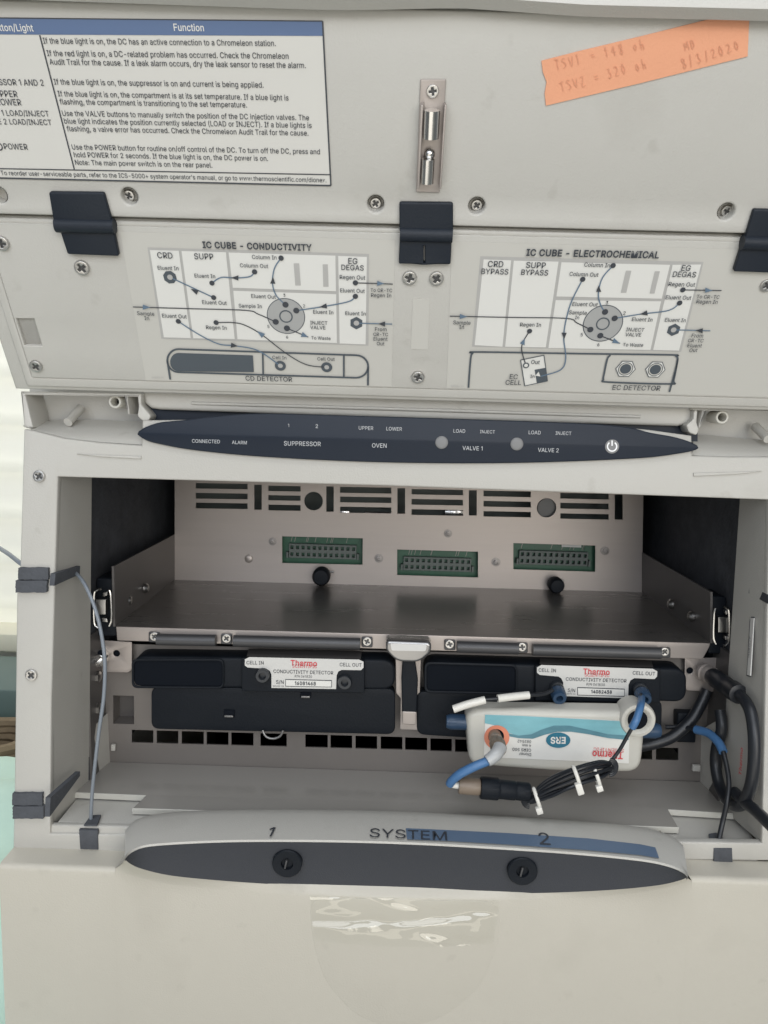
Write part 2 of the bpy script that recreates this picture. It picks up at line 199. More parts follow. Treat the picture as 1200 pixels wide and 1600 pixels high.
# letter outlines (advance|loop|loop, thousandths of the type size)
GL = r""" 188|
'206|78 318 70 509 136 509 128 318
(273|89 207 92 264 101 324 114 384 132 441 153 494 177 539 236 539 212 485 191 428 174 370 161 313 154 258 151 207 154 161 160 115 172 67 188 16 209 -38 236 -96 177 -96 139 -21 111 55 95 131
)273|37 -96 64 -37 86 18 102 69 113 116 120 162 122 207 119 258 112 313 99 370 82 428 62 485 37 539 97 539 121 494 142 441 159 384 173 323 181 264 184 207 178 130 161 53 134 -22 97 -96
+453|198 34 198 364 255 364 255 34|61 172 61 226 391 226 391 172
,188|38 -119 68 71 137 71 84 -119
-453|337 244 337 188 114 188 114 244
.188|95 -4 78 -1 63 9 53 24 50 41 53 59 63 73 78 83 95 87 113 83 128 73 138 59 141 41 138 24 128 9 113 -1
/249|235 533 71 -76 14 -76 178 533
0453|227 -7 174 1 130 24 95 62 69 113 53 178 48 254 53 330 69 395 95 447 130 484 174 508 227 516 279 508 323 484 358 447 384 395 400 330 405 254 400 178 384 113 359 62 323 24 279 1|227 50 261 56 290 74 313 103 330 144 340 194 344 254 340 314 330 365 313 405 290 435 261 453 227 460 192 453 163 435 140 405 123 365 113 314 109 254 113 194 123 144 140 103 163 74 192 56
1330|256 509 256 0 192 0 192 446 66 358 66 427 178 509
2453|64 0 64 47 234 229 261 257 282 282 299 305 311 327 318 348 320 371 317 397 308 419 293 436 273 449 250 457 224 460 196 457 172 447 153 433 139 413 130 390 127 362 66 362 71 405 86 442 111 473 143 496 182 511 225 516 268 511 306 497 337 474 361 445 376 411 381 372 378 345 371 318 357 290 336 259 306 223 267 180 153 60 153 57 389 57 389 0
3453|218 -7 173 -3 133 10 98 30 70 57 52 91 44 132 109 132 115 107 126 87 144 71 165 59 191 52 219 50 248 53 275 61 297 74 315 93 325 116 329 145 326 172 316 196 299 217 275 234 242 244 201 248 157 248 157 299 288 448 288 452 70 452 70 509 372 509 372 461 211 278 211 289 264 288 308 276 344 253 371 222 387 186 393 145 387 103 370 66 344 36 309 12 266 -2
4453|40 105 40 158 247 509 311 509 109 166 109 163 413 163 413 105|282 0 282 318 343 318 343 0
5453|221 -7 178 -2 140 11 108 32 83 60 66 93 60 130 122 130 127 108 138 89 154 73 173 60 196 52 221 50 250 53 276 64 298 82 314 104 324 131 328 162 324 193 314 221 297 244 275 262 248 273 218 277 192 275 167 268 145 258 128 246 67 253 96 509 366 509 366 452 151 452 134 301 136 301 155 315 178 325 203 331 229 334 263 330 294 321 321 306 345 285 364 260 379 231 388 199 391 163 385 117 369 76 343 41 309 15 268 -1
6453|226 -7 182 -1 142 15 109 40 84 74 69 115 64 162 68 199 80 239 102 285 137 340 252 509 322 509 151 261 145 261 154 275 165 288 179 299 196 307 214 312 235 314 278 309 316 295 346 271 370 240 384 201 389 157 384 112 368 73 343 39 310 14 271 -2|226 48 254 52 279 63 299 79 314 101 324 128 327 157 324 187 314 213 299 235 279 251 254 262 226 265 198 262 174 252 153 235 138 214 128 188 125 158 128 128 138 102 153 79 174 63 198 52
7453|97 0 323 448 323 452 62 452 62 509 391 509 391 449 165 0
8453|226 -7 178 -2 136 11 101 33 74 62 57 96 52 135 55 166 65 195 81 220 101 241 125 256 153 265 153 267 119 282 93 308 76 342 70 380 75 417 90 450 114 477 146 498 184 511 226 516 269 511 306 498 337 477 361 450 377 417 382 380 376 342 359 308 333 282 300 267 300 265 327 256 351 241 372 220 387 195 397 166 401 135 395 96 378 62 352 33 317 11 275 -2|226 49 258 52 285 60 307 74 323 91 333 113 337 139 333 165 322 189 305 208 283 223 256 232 226 235 196 232 169 223 147 208 130 189 119 165 115 139 119 113 129 91 145 74 167 60 195 52|226 290 252 292 274 300 293 313 307 330 316 351 319 376 316 399 308 420 294 437 275 449 252 457 226 460 200 457 177 449 159 437 145 420 136 399 133 376 136 351 145 330 159 313 178 300 201 292
9453|226 516 271 510 310 494 343 468 368 434 384 393 389 347 385 309 373 270 350 224 315 168 200 0 130 0 301 248 307 248 299 234 287 221 273 210 257 202 238 196 218 195 175 199 137 214 106 237 83 269 68 307 64 352 69 397 85 436 110 469 143 494 182 510|226 460 199 457 174 446 154 429 138 407 129 381 125 352 129 322 138 295 154 274 174 257 199 247 226 243 254 247 279 257 299 273 314 295 324 321 327 350 324 381 314 407 299 429 279 446 254 457
:188|95 -4 78 -1 63 9 53 24 50 41 53 59 63 73 78 83 95 87 113 83 128 73 138 59 141 41 138 24 128 9 113 -1|95 271 78 274 63 284 53 299 50 316 53 334 63 349 78 359 95 362 113 359 128 349 138 334 141 316 138 299 128 284 113 274
A480|16 0 201 509 276 509 463 0 395 0 287 302 276 334 264 372 250 420 232 478 245 478 228 419 191 302 85 0|110 142 110 199 370 199 370 142
B456|60 0 60 509 241 509 289 504 329 491 359 469 381 442 394 410 398 374 395 344 387 320 373 301 356 286 336 275 315 267 315 262 339 257 363 245 385 227 402 203 414 173 418 136 413 100 400 67 377 39 344 18 301 4 247 0|125 57 245 57 296 63 330 80 349 105 355 137 352 161 342 184 327 203 306 218 279 228 248 231 125 231|125 285 238 285 265 288 288 296 308 309 323 326 333 348 336 372 330 403 313 429 283 446 240 452 125 452
C510|267 -7 205 1 150 25 104 63 70 115 48 179 40 254 48 329 70 393 104 445 150 484 205 508 267 516 305 513 340 504 373 490 402 471 427 447 448 418 463 385 473 348 408 348 401 373 389 395 375 413 357 428 337 440 315 449 292 454 267 456 223 450 184 432 150 403 125 364 109 314 103 254 109 194 125 145 151 105 184 76 223 59 267 53 292 55 315 60 337 69 357 81 375 96 389 114 401 136 408 160 473 160 463 124 448 91 428 62 402 38 373 19 341 5 305 -4
D502|219 0 96 0 96 57 215 57 272 63 318 81 354 110 379 149 394 198 399 255 394 312 379 361 354 399 320 428 275 446 221 452 93 452 93 509 225 509 294 501 353 478 399 441 433 391 455 329 462 255 455 181 433 119 398 68 351 31 291 8|125 509 125 0 60 0 60 509
E419|60 0 60 509 372 509 372 452 125 452 125 286 355 286 355 229 125 229 125 57 375 57 375 0
F410|60 0 60 509 369 509 369 452 125 452 125 278 346 278 346 221 125 221 125 0
G520|269 -7 205 1 149 25 104 64 69 116 47 179 40 254 47 329 69 393 103 445 149 484 203 508 265 516 304 513 340 504 374 489 403 469 429 445 449 416 465 384 474 349 408 349 399 372 387 393 373 411 356 427 337 439 315 448 291 454 265 456 222 450 183 432 150 404 125 364 109 314 103 254 109 194 125 145 151 105 184 76 224 59 269 53 309 57 345 71 374 93 396 123 410 160 415 202 434 199 283 199 283 256 478 256 478 200 471 141 451 91 419 50 377 19 326 0
H517|60 0 60 509 125 509 125 289 392 289 392 509 457 509 457 0 392 0 392 232 125 232 125 0
I300|31 0 31 57 118 57 118 452 31 452 31 509 269 509 269 452 183 452 183 57 269 57 269 0
J396|185 -7 124 3 75 33 44 81 33 145 33 173 98 173 98 145 104 104 122 74 149 56 185 50 220 56 248 74 266 104 272 145 272 509 336 509 336 145 326 81 294 33 246 3
K467|104 145 104 216 139 261 174 303 212 344 364 509 448 509 231 276 228 276|60 0 60 509 125 509 125 334 124 225 125 193 125 0|372 0 188 259 228 309 449 0
L393|60 0 60 509 125 509 125 57 361 57 361 0
M628|60 0 60 509 152 509 322 49 307 49 352 187 476 509 568 509 568 0 504 0 507 457 513 457 498 409 456 291 342 0 286 0 170 291 112 457 119 457 122 0
N523|60 0 60 509 136 509 343 183 388 107 401 82 414 55 405 54 402 81 399 509 463 509 463 0 387 0 202 290 177 331 148 381 108 452 119 454 121 417 125 0
O533|267 -7 205 1 150 25 105 63 70 115 48 179 40 254 48 329 70 393 105 445 150 484 205 508 267 516 329 508 384 484 429 445 464 393 486 329 493 254 486 179 464 115 429 63 384 25 329 1|267 53 310 59 349 76 383 105 408 144 425 194 430 254 425 314 408 365 383 404 349 433 310 450 267 456 223 450 184 433 151 404 125 364 109 314 103 254 109 194 125 144 151 105 184 76 223 59
P445|60 0 60 509 235 509 289 503 332 487 366 462 390 430 404 391 409 348 404 304 390 265 366 233 332 207 289 191 235 186 109 186 109 242 233 242 269 246 297 256 318 272 333 294 342 319 344 348 342 376 333 402 318 423 297 439 268 449 232 452 125 452 125 0
Q533|245 159 313 159 468 -48 401 -48 346 27 331 46|267 -7 205 1 150 25 105 63 70 115 48 179 40 254 48 329 70 393 105 445 150 484 205 508 267 516 329 508 384 484 429 445 464 393 486 329 493 254 486 179 464 115 429 63 384 25 329 1|267 53 310 59 349 76 383 105 408 144 425 194 430 254 425 314 408 365 383 404 349 433 310 450 267 456 223 450 184 433 151 404 125 364 109 314 103 254 109 194 125 144 151 105 184 76 223 59
R449|60 0 60 509 236 509 290 504 333 489 367 465 390 433 405 395 409 352 405 309 390 271 367 240 333 217 289 203 236 198 96 198 96 255 234 255 269 258 298 267 319 281 334 300 342 324 345 352 342 380 334 405 319 425 298 440 269 449 233 452 125 452 125 0|353 0 230 229 303 229 428 0
S447|224 -9 172 -4 128 9 91 31 64 60 46 96 38 137 104 137 110 110 123 88 142 71 166 59 194 52 224 49 257 52 286 60 311 74 329 92 341 114 346 139 342 161 332 179 316 193 296 205 272 214 245 222 184 239 128 260 86 289 60 326 52 372 58 413 75 448 102 476 138 498 180 511 227 516 275 511 316 498 351 476 377 449 394 415 401 378 337 378 326 412 302 437 267 453 225 459 194 456 167 448 145 435 129 418 118 398 115 376 119 352 131 334 148 319 169 308 212 293 264 279 312 264 336 252 359 238 379 220 395 198 405 171 408 139 403 99 386 64 360 34 323 11 278 -4
T449|32 452 32 509 417 509 417 452 257 452 257 0 193 0 193 452
U517|259 -8 203 -2 154 15 114 43 85 80 66 124 60 173 60 509 124 509 124 178 128 144 141 113 160 87 187 68 220 56 259 52 298 56 331 68 357 87 377 113 389 144 393 178 393 509 457 509 457 173 451 124 433 80 403 43 363 15 315 -2
V480|204 0 16 509 84 509 192 206 203 176 248 31 235 31 252 90 279 176 290 206 395 509 463 509 278 0
W686|155 0 16 509 82 509 163 196 170 171 175 145 187 94 197 40 189 40 194 67 205 120 224 196 306 509 380 509 462 196 492 67 497 40 488 40 493 67 504 120 523 196 603 509 670 509 530 0 455 0 368 323 359 356 351 391 336 475 350 475 335 395 327 359 318 323 230 0
X474|18 0 217 284 217 236 29 509 104 509 178 400 233 312 243 292 232 292 243 311 261 345 298 400 374 509 446 509 259 239 259 287 456 0 382 0 292 129 230 231 244 231 235 213 182 129 91 0
Y472|203 0 203 208 16 509 91 509 208 318 222 292 236 264 250 230 224 230 237 265 251 293 280 344 381 509 455 509 268 208 268 0
Z438|42 0 42 46 273 385 341 476 348 454 285 452 40 452 40 509 397 509 397 462 169 129 97 33 90 54 121 56 152 57 399 57 399 0
a389|160 -9 126 -5 94 5 68 22 48 45 35 73 30 108 34 138 43 161 58 179 78 193 100 203 125 211 252 230 265 235 273 243 273 279 267 297 256 311 240 322 220 329 196 331 171 329 149 322 132 313 118 301 107 288 100 274 41 291 57 322 79 346 104 364 133 375 163 382 194 384 215 383 239 379 263 372 286 360 306 343 322 320 333 290 337 251 337 0 277 0 277 52 272 52 264 38 252 25 236 12 215 1 190 -6|170 45 202 49 228 59 248 74 263 93 272 115 276 138 276 190 134 159 117 150 103 139 95 124 92 105 94 87 102 72 114 61 130 52 149 47
b424|229 -8 198 -5 172 4 153 17 138 31 118 59 112 59 112 0 53 0 53 509 114 509 114 319 118 319 137 346 152 360 171 373 197 381 229 384 274 378 313 361 345 332 370 293 385 245 390 189 385 133 370 84 346 45 313 16 274 -2|220 47 253 51 279 66 301 88 316 117 325 151 328 189 325 227 316 261 301 290 280 311 253 325 220 330 188 325 161 312 140 291 125 263 116 229 113 189 116 150 125 115 140 86 162 65 188 51
c396|207 -8 159 -2 117 16 82 46 56 85 40 133 34 187 40 243 56 291 82 330 117 360 159 378 207 384 234 383 260 377 284 368 305 356 324 341 340 322 353 301 362 277 303 262 298 276 281 301 270 311 257 319 242 325 226 329 207 330 173 325 145 310 124 287 108 258 99 224 96 187 99 151 108 117 124 89 145 66 173 51 207 46 226 48 243 52 258 58 271 66 282 76 292 89 299 102 304 117 363 102 354 78 341 56 325 37 306 21 285 9 261 -1 235 -6
d424|195 -8 151 -2 111 16 79 45 55 84 39 133 34 189 39 245 55 293 79 332 112 361 151 378 196 384 228 381 253 373 272 360 287 346 306 319 311 319 311 509 372 509 372 0 313 0 313 59 307 59 287 31 272 17 252 4 227 -5|205 47 236 51 263 65 284 86 299 115 309 150 312 189 309 229 300 263 284 291 263 312 237 325 205 330 172 325 145 311 124 290 108 261 99 227 96 189 99 151 109 117 124 88 145 66 172 51
e404|212 -8 161 -2 117 16 82 46 56 85 40 132 34 187 39 242 55 290 81 329 115 359 157 378 205 384 236 382 266 374 294 361 319 341 341 315 357 282 368 242 371 194 371 169 75 169 75 221 338 221 310 202 307 237 298 269 283 294 263 314 237 326 205 330 173 326 146 313 125 294 109 270 99 241 96 211 96 178 100 139 110 106 128 80 151 61 179 50 212 46 234 48 254 53 271 61 285 73 297 88 306 105 365 91 353 63 335 39 311 19 283 4 249 -5
f254|228 379 228 327 6 327 6 379|81 0 81 432 84 461 96 486 113 505 135 519 161 527 187 530 243 521 227 468 195 474 171 470 154 460 145 443 142 419 142 0
g425|207 -151 168 -148 134 -140 105 -127 82 -110 64 -91 51 -69 101 -41 110 -53 122 -66 136 -78 154 -88 178 -95 207 -97 249 -92 282 -75 304 -47 311 -6 311 68 306 68 287 41 272 28 252 16 227 8 195 5 152 10 113 27 80 53 55 90 39 136 34 191 39 246 55 293 80 332 112 361 152 378 196 384 228 382 253 373 273 360 288 346 308 319 313 319 313 379 372 379 372 -9 367 -54 350 -90 324 -117 291 -136 251 -147|205 59 237 63 264 75 285 95 300 121 309 154 312 193 309 231 300 264 285 291 264 312 237 325 205 330 172 325 145 312 124 290 109 262 99 229 96 193 99 155 109 123 124 96 145 76 172 63
h410|114 227 114 0 53 0 53 509 114 509 114 287 102 287 124 332 152 362 187 379 227 384 264 380 295 369 321 349 341 321 353 285 357 240 357 0 296 0 296 235 290 275 273 304 246 323 210 329 184 326 161 317 141 303 126 283 117 257
i167|53 0 53 379 114 379 114 0|84 443 67 446 54 455 44 468 41 483 44 499 54 512 67 521 84 524 100 521 114 512 123 499 126 483 123 468 114 455 100 446
j167|53 379 114 379 114 -30 111 -63 102 -90 86 -113 65 -129 37 -139 4 -143 -10 -143 -10 -87 2 -87 25 -83 40 -72 50 -54 53 -29|83 443 67 446 53 455 44 468 41 483 44 499 53 512 67 521 83 524 100 521 114 512 123 499 126 483 123 468 114 455 100 446
k381|110 137 110 212 121 212 284 379 360 379 184 199 177 199|53 0 53 509 114 509 114 0|294 0 148 186 191 229 372 0
l189|139 -2 101 3 74 20 58 47 53 84 53 509 114 509 114 99 115 77 120 62 130 54 170 54 181 3
m610|53 0 53 379 112 379 112 295 108 295 118 323 132 346 151 363 172 376 195 384 219 386 257 380 287 361 309 331 321 295 312 295 322 321 337 343 357 361 381 375 407 383 437 386 468 383 497 372 522 354 541 328 553 296 557 255 557 0 496 0 496 254 490 289 473 313 447 326 419 330 395 328 374 320 358 307 345 290 338 270 335 247 335 0 274 0 274 260 269 288 253 311 229 326 199 330 178 328 158 320 140 307 126 289 117 266 114 238 114 0
n410|114 227 114 0 53 0 53 379 112 379 112 287 102 287 124 332 152 362 187 379 227 384 264 380 295 369 321 349 341 321 353 285 357 240 357 0 296 0 296 235 290 275 273 304 246 323 210 329 184 326 161 317 141 303 126 283 117 257
o415|207 -8 159 -2 117 16 82 46 56 85 40 133 34 187 40 243 56 291 82 330 117 360 159 378 207 384 256 378 299 360 333 330 359 291 376 243 381 187 376 133 359 85 333 46 299 16 256 -2|207 46 242 51 270 66 292 89 307 117 316 151 319 187 316 224 307 258 292 287 270 310 242 325 207 330 173 325 145 310 124 287 108 258 99 224 96 187 99 151 108 117 124 89 145 66 173 51
p424|53 -143 53 379 112 379 112 319 118 319 137 346 152 360 171 373 197 381 229 384 274 378 313 361 345 332 370 293 385 245 390 189 385 133 370 84 346 45 313 16 274 -2 229 -8 198 -5 173 4 153 17 138 31 118 59 114 59 114 -143|220 47 253 51 279 66 301 88 316 117 325 151 328 189 325 227 316 261 301 290 280 311 253 325 220 330 188 325 161 312 140 291 125 263 116 229 113 189 116 150 125 115 140 86 162 65 188 51
q424|372 -143 311 -143 311 59 306 59 287 31 272 17 252 4 227 -5 195 -8 151 -2 111 16 79 45 55 84 39 133 34 189 39 245 55 293 79 332 112 361 151 378 196 384 228 381 253 373 272 360 287 346 307 319 313 319 313 379 372 379|205 47 236 51 263 65 284 86 299 115 309 150 312 189 309 229 300 263 284 291 263 312 237 325 205 330 172 325 145 311 124 290 108 261 99 227 96 189 99 151 109 117 124 88 145 66 172 51
r259|53 0 53 379 112 379 112 321 115 321 130 347 152 367 181 380 213 385 243 384 243 322 207 326 182 323 159 315 140 301 126 284 117 262 114 237 114 0
s365|182 -8 145 -5 112 3 84 18 62 38 45 63 36 94 94 107 105 79 124 60 150 49 181 45 217 50 244 62 262 81 268 103 265 121 254 136 237 147 212 155 149 170 104 186 72 208 53 237 47 274 51 305 65 332 87 354 115 370 149 381 187 384 223 381 254 372 279 358 299 339 314 316 324 290 268 277 258 298 243 316 219 328 187 333 156 329 131 317 114 299 109 277 112 258 124 243 144 232 172 223 229 209 275 194 306 171 325 142 331 107 326 75 312 47 290 24 260 6 223 -5
t227|204 379 204 327 6 327 6 379|65 471 126 471 126 98 128 76 136 61 150 53 202 54 213 2 168 -4 125 2 92 21 72 52 65 93
u410|182 -5 146 -1 115 11 89 31 69 59 57 95 53 139 53 379 114 379 114 144 119 105 137 75 164 56 200 50 226 53 249 62 268 77 283 97 293 122 296 153 296 379 357 379 357 0 298 0 298 92 307 92 286 47 257 17 222 0
v389|163 0 17 379 84 379 165 155 177 121 187 87 196 53 206 21 184 21 194 53 203 87 213 121 224 155 305 379 371 379 226 0
w567|138 0 23 379 87 379 133 214 154 137 165 91 175 41 165 41 175 90 196 176 206 214 252 379 316 379 362 214 371 176 382 136 392 91 402 41 391 41 402 90 423 176 434 214 480 379 545 379 429 0 368 0 319 172 305 225 297 252 277 338 291 338 263 225 248 172 199 0
x379|21 0 171 218 171 171 29 379 100 379 147 306 164 279 207 206 175 206 190 229 216 279 233 306 282 379 352 379 209 169 209 214 358 0 287 0 231 85 214 112 173 182 205 182 165 112 148 85 91 0
y389|47 -139 61 -86 88 -90 104 -89 118 -84 130 -74 141 -58 151 -36 163 -1 17 379 84 379 165 155 177 121 187 87 196 53 206 21 184 21 202 87 212 121 224 155 305 379 371 379 204 -58 191 -85 177 -107 159 -124 139 -136 117 -143 91 -145 77 -145
z380|42 0 42 46 254 320 254 323 48 323 48 379 333 379 333 331 126 60 126 56 339 56 339 0"""
GLY = {}
for ln in GL.split('\n'):
    a, *lp = ln[1:].split('|')
    GLY[ln[0]] = (int(a) / 1000, [[Vector((int(q) / 1000, int(r) / 1000)) for q, r in zip(l.split()[::2], l.split()[1::2])] for l in lp if l])
def inside(p, lp):
    c = False
    for a, b in zip(lp, lp[1:] + lp[:1]):
        if (a.y > p.y) != (b.y > p.y) and p.x < (b.x - a.x) * (p.y - a.y) / (b.y - a.y) + a.x: c = not c
    return c
def area2(lp): return sum(a.x * b.y - a.y * b.x for a, b in zip(lp, lp[1:] + lp[:1]))
def glyph_groups(loops):
    """outer strokes, each with the counters cut out of it"""
    big = max(loops, key=lambda l: abs(area2(l))); sg = 1 if area2(big) > 0 else -1
    outs = [[l] for l in loops if area2(l) * sg > 0]
    for l in loops:
        if area2(l) * sg <= 0:
            for g in outs:
                if inside(l[0], g[0]): g.append(l); break
    return outs
def fatten(group, d):
    out = []
    for n_, lp in enumerate(group):
        sg = (1 if area2(lp) > 0 else -1) * (-1 if n_ else 1)
        n = len(lp); q = []
        for k in range(n):
            e1 = (lp[k] - lp[k - 1]).normalized(); e2 = (lp[(k + 1) % n] - lp[k]).normalized()
            n1 = Vector((e1.y, -e1.x)); n2 = Vector((e2.y, -e2.x)); nn = n1 + n2
            if nn.length < 1e-4: nn = n1
            nn.normalize(); q.append(lp[k] + nn * (sg * d / max(0.5, nn.dot(n1))))
        out.append(q)
    return out
def glyph_mesh(lps, bold):
    vs = []; fs = []
    for n_, g in enumerate(glyph_groups(lps)):
        gv, gf = curve_mesh(fatten(g, bold) if bold else g, 0.0); b = len(vs)
        vs += [Vector((v.x, v.y, n_ * 0.00004)) for v in gv]; fs += [tuple(b + i for i in f) for f in gf]
    return vs, fs
_gc = {}; _tc = {}
def text_mesh(s, bold=0.0, spacing=1.0, shear=0.0):
    k = (s, bold, spacing, shear)
    if k not in _tc:
        x = 0; vs = []; fs = []
        for ch in s:
            adv, lps = GLY[ch]
            if lps:
                if (ch, bold) not in _gc: _gc[(ch, bold)] = glyph_mesh(lps, bold)
                gv, gf = _gc[(ch, bold)]; b = len(vs)
                vs += [Vector((v.x + x + shear * v.y, v.y, v.z)) for v in gv]; fs += [tuple(b + i for i in f) for f in gf]
            x += (adv + bold * 1.2) * spacing
        _tc[k] = (vs, fs, min(v.x for v in vs), max(v.x for v in vs))
    return _tc[k]
class MB:
    def __init__(s): s.v = []; s.f = []; s.m = []; s.mats = []
    def mi(s, m):
        if m not in s.mats: s.mats.append(m)
        return s.mats.index(m)
    def add(s, vs, fs, m, mtx=None):
        b = len(s.v); i = s.mi(m)
        s.v += [(mtx @ Vector(v)) if mtx else Vector(v) for v in vs]
        for f in fs: s.f.append(tuple(b + k for k in f)); s.m.append(i)
        return s
    def plate(s, pl, loops, h0, h1, m, bevel=0.0, res=2):
        e = (h1 - h0) / 2; vs, fs = curve_mesh(loops, e, bevel, res)
        return s.add(vs, fs, m, pl.m @ Matrix.Translation((0, 0, h0 + e)))
    def flat(s, pl, loop, h, m):
        vs = [pl.pt(p[0], p[1], h) for p in loop]
        if len(vs) <= 4: return s.add(vs, [tuple(range(len(vs)))], m)
        v2, f2 = curve_mesh([loop], 0.0); return s.add(v2, f2, m, pl.m @ Matrix.Translation((0, 0, h)))
    def quad(s, a, b, c, d, m): return s.add([a, b, c, d], [(0, 1, 2, 3)], m)
    def box(s, a, b, m, bevel=0.0):
        a = Vector(a); b = Vector(b); lo = Vector(map(min, a, b)); hi = Vector(map(max, a, b))
        return s.boxm(Matrix.Translation((lo + hi) / 2), hi - lo, m, bevel)
    def boxm(s, mtx, size, m, bevel=0.0, seg=2):
        bm = bmesh.new(); bmesh.ops.create_cube(bm, size=1)
        for v in bm.verts: v.co = Vector((v.co.x * size[0], v.co.y * size[1], v.co.z * size[2]))
        if bevel: bmesh.ops.bevel(bm, geom=bm.edges[:], offset=bevel, segments=seg, affect='EDGES', profile=0.5)
        return s.bm(bm, m, mtx)
    def bm(s, bm, m, mtx=None):
        bm.verts.ensure_lookup_table(); bm.verts.index_update()
        s.add([v.co.copy() for v in bm.verts], [tuple(v.index for v in f.verts) for f in bm.faces], m, mtx); bm.free(); return s
    def lathe(s, prof, m, mtx, n=28, cap0=True):
        vs = []; fs = []
        for (r, h) in prof:
            for k in range(n):
                a = 2 * math.pi * k / n; vs.append((r * math.cos(a), r * math.sin(a), h))
        for j in range(len(prof) - 1):
            for k in range(n):
                k2 = (k + 1) % n; fs.append((j * n + k, j * n + k2, (j + 1) * n + k2, (j + 1) * n + k))
        if cap0 and prof[0][0] > 1e-6: fs.append(tuple(range(n))[::-1])
        if prof[-1][0] > 1e-6: fs.append(tuple((len(prof) - 1) * n + k for k in range(n)))
        return s.add(vs, fs, m, mtx)
    def tube(s, pts, rad, m, n=12, smooth=8, cap=True):
        P = spline(pts, smooth) if smooth else [Vector(p) for p in pts]
        T = [((P[min(i + 1, len(P) - 1)] - P[max(i - 1, 0)]).normalized()) for i in range(len(P))]
        u = T[0].orthogonal().normalized(); vs = []; fs = []
        for i, p in enumerate(P):
            u = (u - T[i] * u.dot(T[i])).normalized(); v = T[i].cross(u)
            r = rad(i / (len(P) - 1)) if callable(rad) else rad
            for k in range(n):
                a = 2 * math.pi * k / n; vs.append(p + u * (r * math.cos(a)) + v * (r * math.sin(a)))
        for i in range(len(P) - 1):
            for k in range(n):
                k2 = (k + 1) % n; fs.append((i * n + k, i * n + k2, (i + 1) * n + k2, (i + 1) * n + k))
        if cap: fs.append(tuple(range(n))[::-1]); fs.append(tuple((len(P) - 1) * n + k for k in range(n)))
        return s.add(vs, fs, m)
    def text(s, pl, txt, a, b, m, h=0.0004, bold=0.0, tall=1.00, spacing=1.0, shear=0.0, flip=False):
        """printed text: baseline runs from photo point a to photo point b on the plane"""
        vs, fs, x0, x1 = text_mesh(txt, bold, spacing, shear)
        A = pl.uv(*a, h); B = pl.uv(*b, h); d = B - A; k = d.length / (x1 - x0); d.normalize(); e = Vector((-d.y, d.x))
        out = []
        for v in vs:
            q = A + d * ((v.x - x0) * k) + e * (v.y * k * tall); out.append(pl.pt(q.x, q.y, h + v.z))
        return s.add(out, fs, m)
    def line(s, pl, pts, wpx, m, h=0.0003, smooth=6):
        """printed line through photo points, wpx wide in photo pixels"""
        P = [pl.uv(*p, h) for p in pts]
        mid = pts[len(pts) // 2]; w = (pl.uv(mid[0] + 1, mid[1], h) - pl.uv(*mid, h)).length * wpx
        if smooth and len(P) > 2: P = [Vector(p[:2]) for p in spline([(p.x, p.y, 0) for p in P], smooth)]
        vs = []; fs = []
        for i, p in enumerate(P):
            t = (P[min(i + 1, len(P) - 1)] - P[max(i - 1, 0)]).normalized(); nn = Vector((-t.y, t.x)) * (w / 2)
            vs += [pl.pt(*(p + nn), h), pl.pt(*(p - nn), h)]
        for i in range(len(P) - 1): fs.append((2 * i, 2 * i + 1, 2 * i + 3, 2 * i + 2))
        return s.add(vs, fs, m)
    def disc(s, pl, c, rpx, m, h=0.0005, n=24, rin=0.0, rot=0.0):
        C = pl.uv(*c, h); r = (pl.uv(c[0] + 1, c[1], h) - C).length * rpx
        if rin == 0:
            vs = [pl.pt(C.x + r * math.cos(2 * math.pi * k / n + rot), C.y + r * math.sin(2 * math.pi * k / n + rot), h) for k in range(n)]
            return s.add(vs, [tuple(range(n))], m)
        vs = []; fs = []
        for k in range(n):
            a = 2 * math.pi * k / n + rot
            for q in (r, r * rin): vs.append(pl.pt(C.x + q * math.cos(a), C.y + q * math.sin(a), h))
            k2 = (k + 1) % n; fs.append((2 * k, 2 * k2, 2 * k2 + 1, 2 * k + 1))
        return s.add(vs, fs, m)
    def arrow(s, pl, tip, tail, m, wpx=4.2, h=0.0006):
        A = Vector(tip); B = Vector(tail); d = (B - A).normalized(); e = Vector((-d.y, d.x)) * (wpx / 2 * 1.25)
        return s.flat(pl, [pl.uv(*A, h), pl.uv(*(B + e), h), pl.uv(*(B - e), h)], h, m)
    def mesh(s, name, center=None, smooth=True):
        c = center or Vector([(min(v[i] for v in s.v) + max(v[i] for v in s.v)) / 2 for i in range(3)])
        me = bpy.data.meshes.new(name); me.from_pydata([tuple(v - c) for v in s.v], [], s.f)
        for k in s.mats: me.materials.append(M[k])
        me.polygons.foreach_set('material_index', s.m)
        me.validate(); me.update()
        bm = bmesh.new(); bm.from_mesh(me); bmesh.ops.remove_doubles(bm, verts=bm.verts, dist=1e-6); bm.to_mesh(me); bm.free()
        if smooth: me.shade_smooth(); me.set_sharp_from_angle(angle=R(38))
        return me, c
    def build(s, name, parent=None, label=None, smooth=True):
        me, c = s.mesh(name, None, smooth); return place(me, name, Matrix.Translation(c), parent, label)
def spline(pts, k=8):
    P = [Vector(p) for p in pts]
    if len(P) < 3: return [P[0].lerp(P[-1], i / k) for i in range(k + 1)]
    out = []
    for i in range(len(P) - 1):
        p0 = P[max(i - 1, 0)]; p1 = P[i]; p2 = P[i + 1]; p3 = P[min(i + 2, len(P) - 1)]
        for j in range(k):
            t = j / k; out.append(0.5 * ((2 * p1) + (p2 - p0) * t + (2 * p0 - 5 * p1 + 4 * p2 - p3) * t * t + (3 * p1 - p0 - 3 * p2 + p3) * t ** 3))
    out.append(P[-1]); return out
W = {}
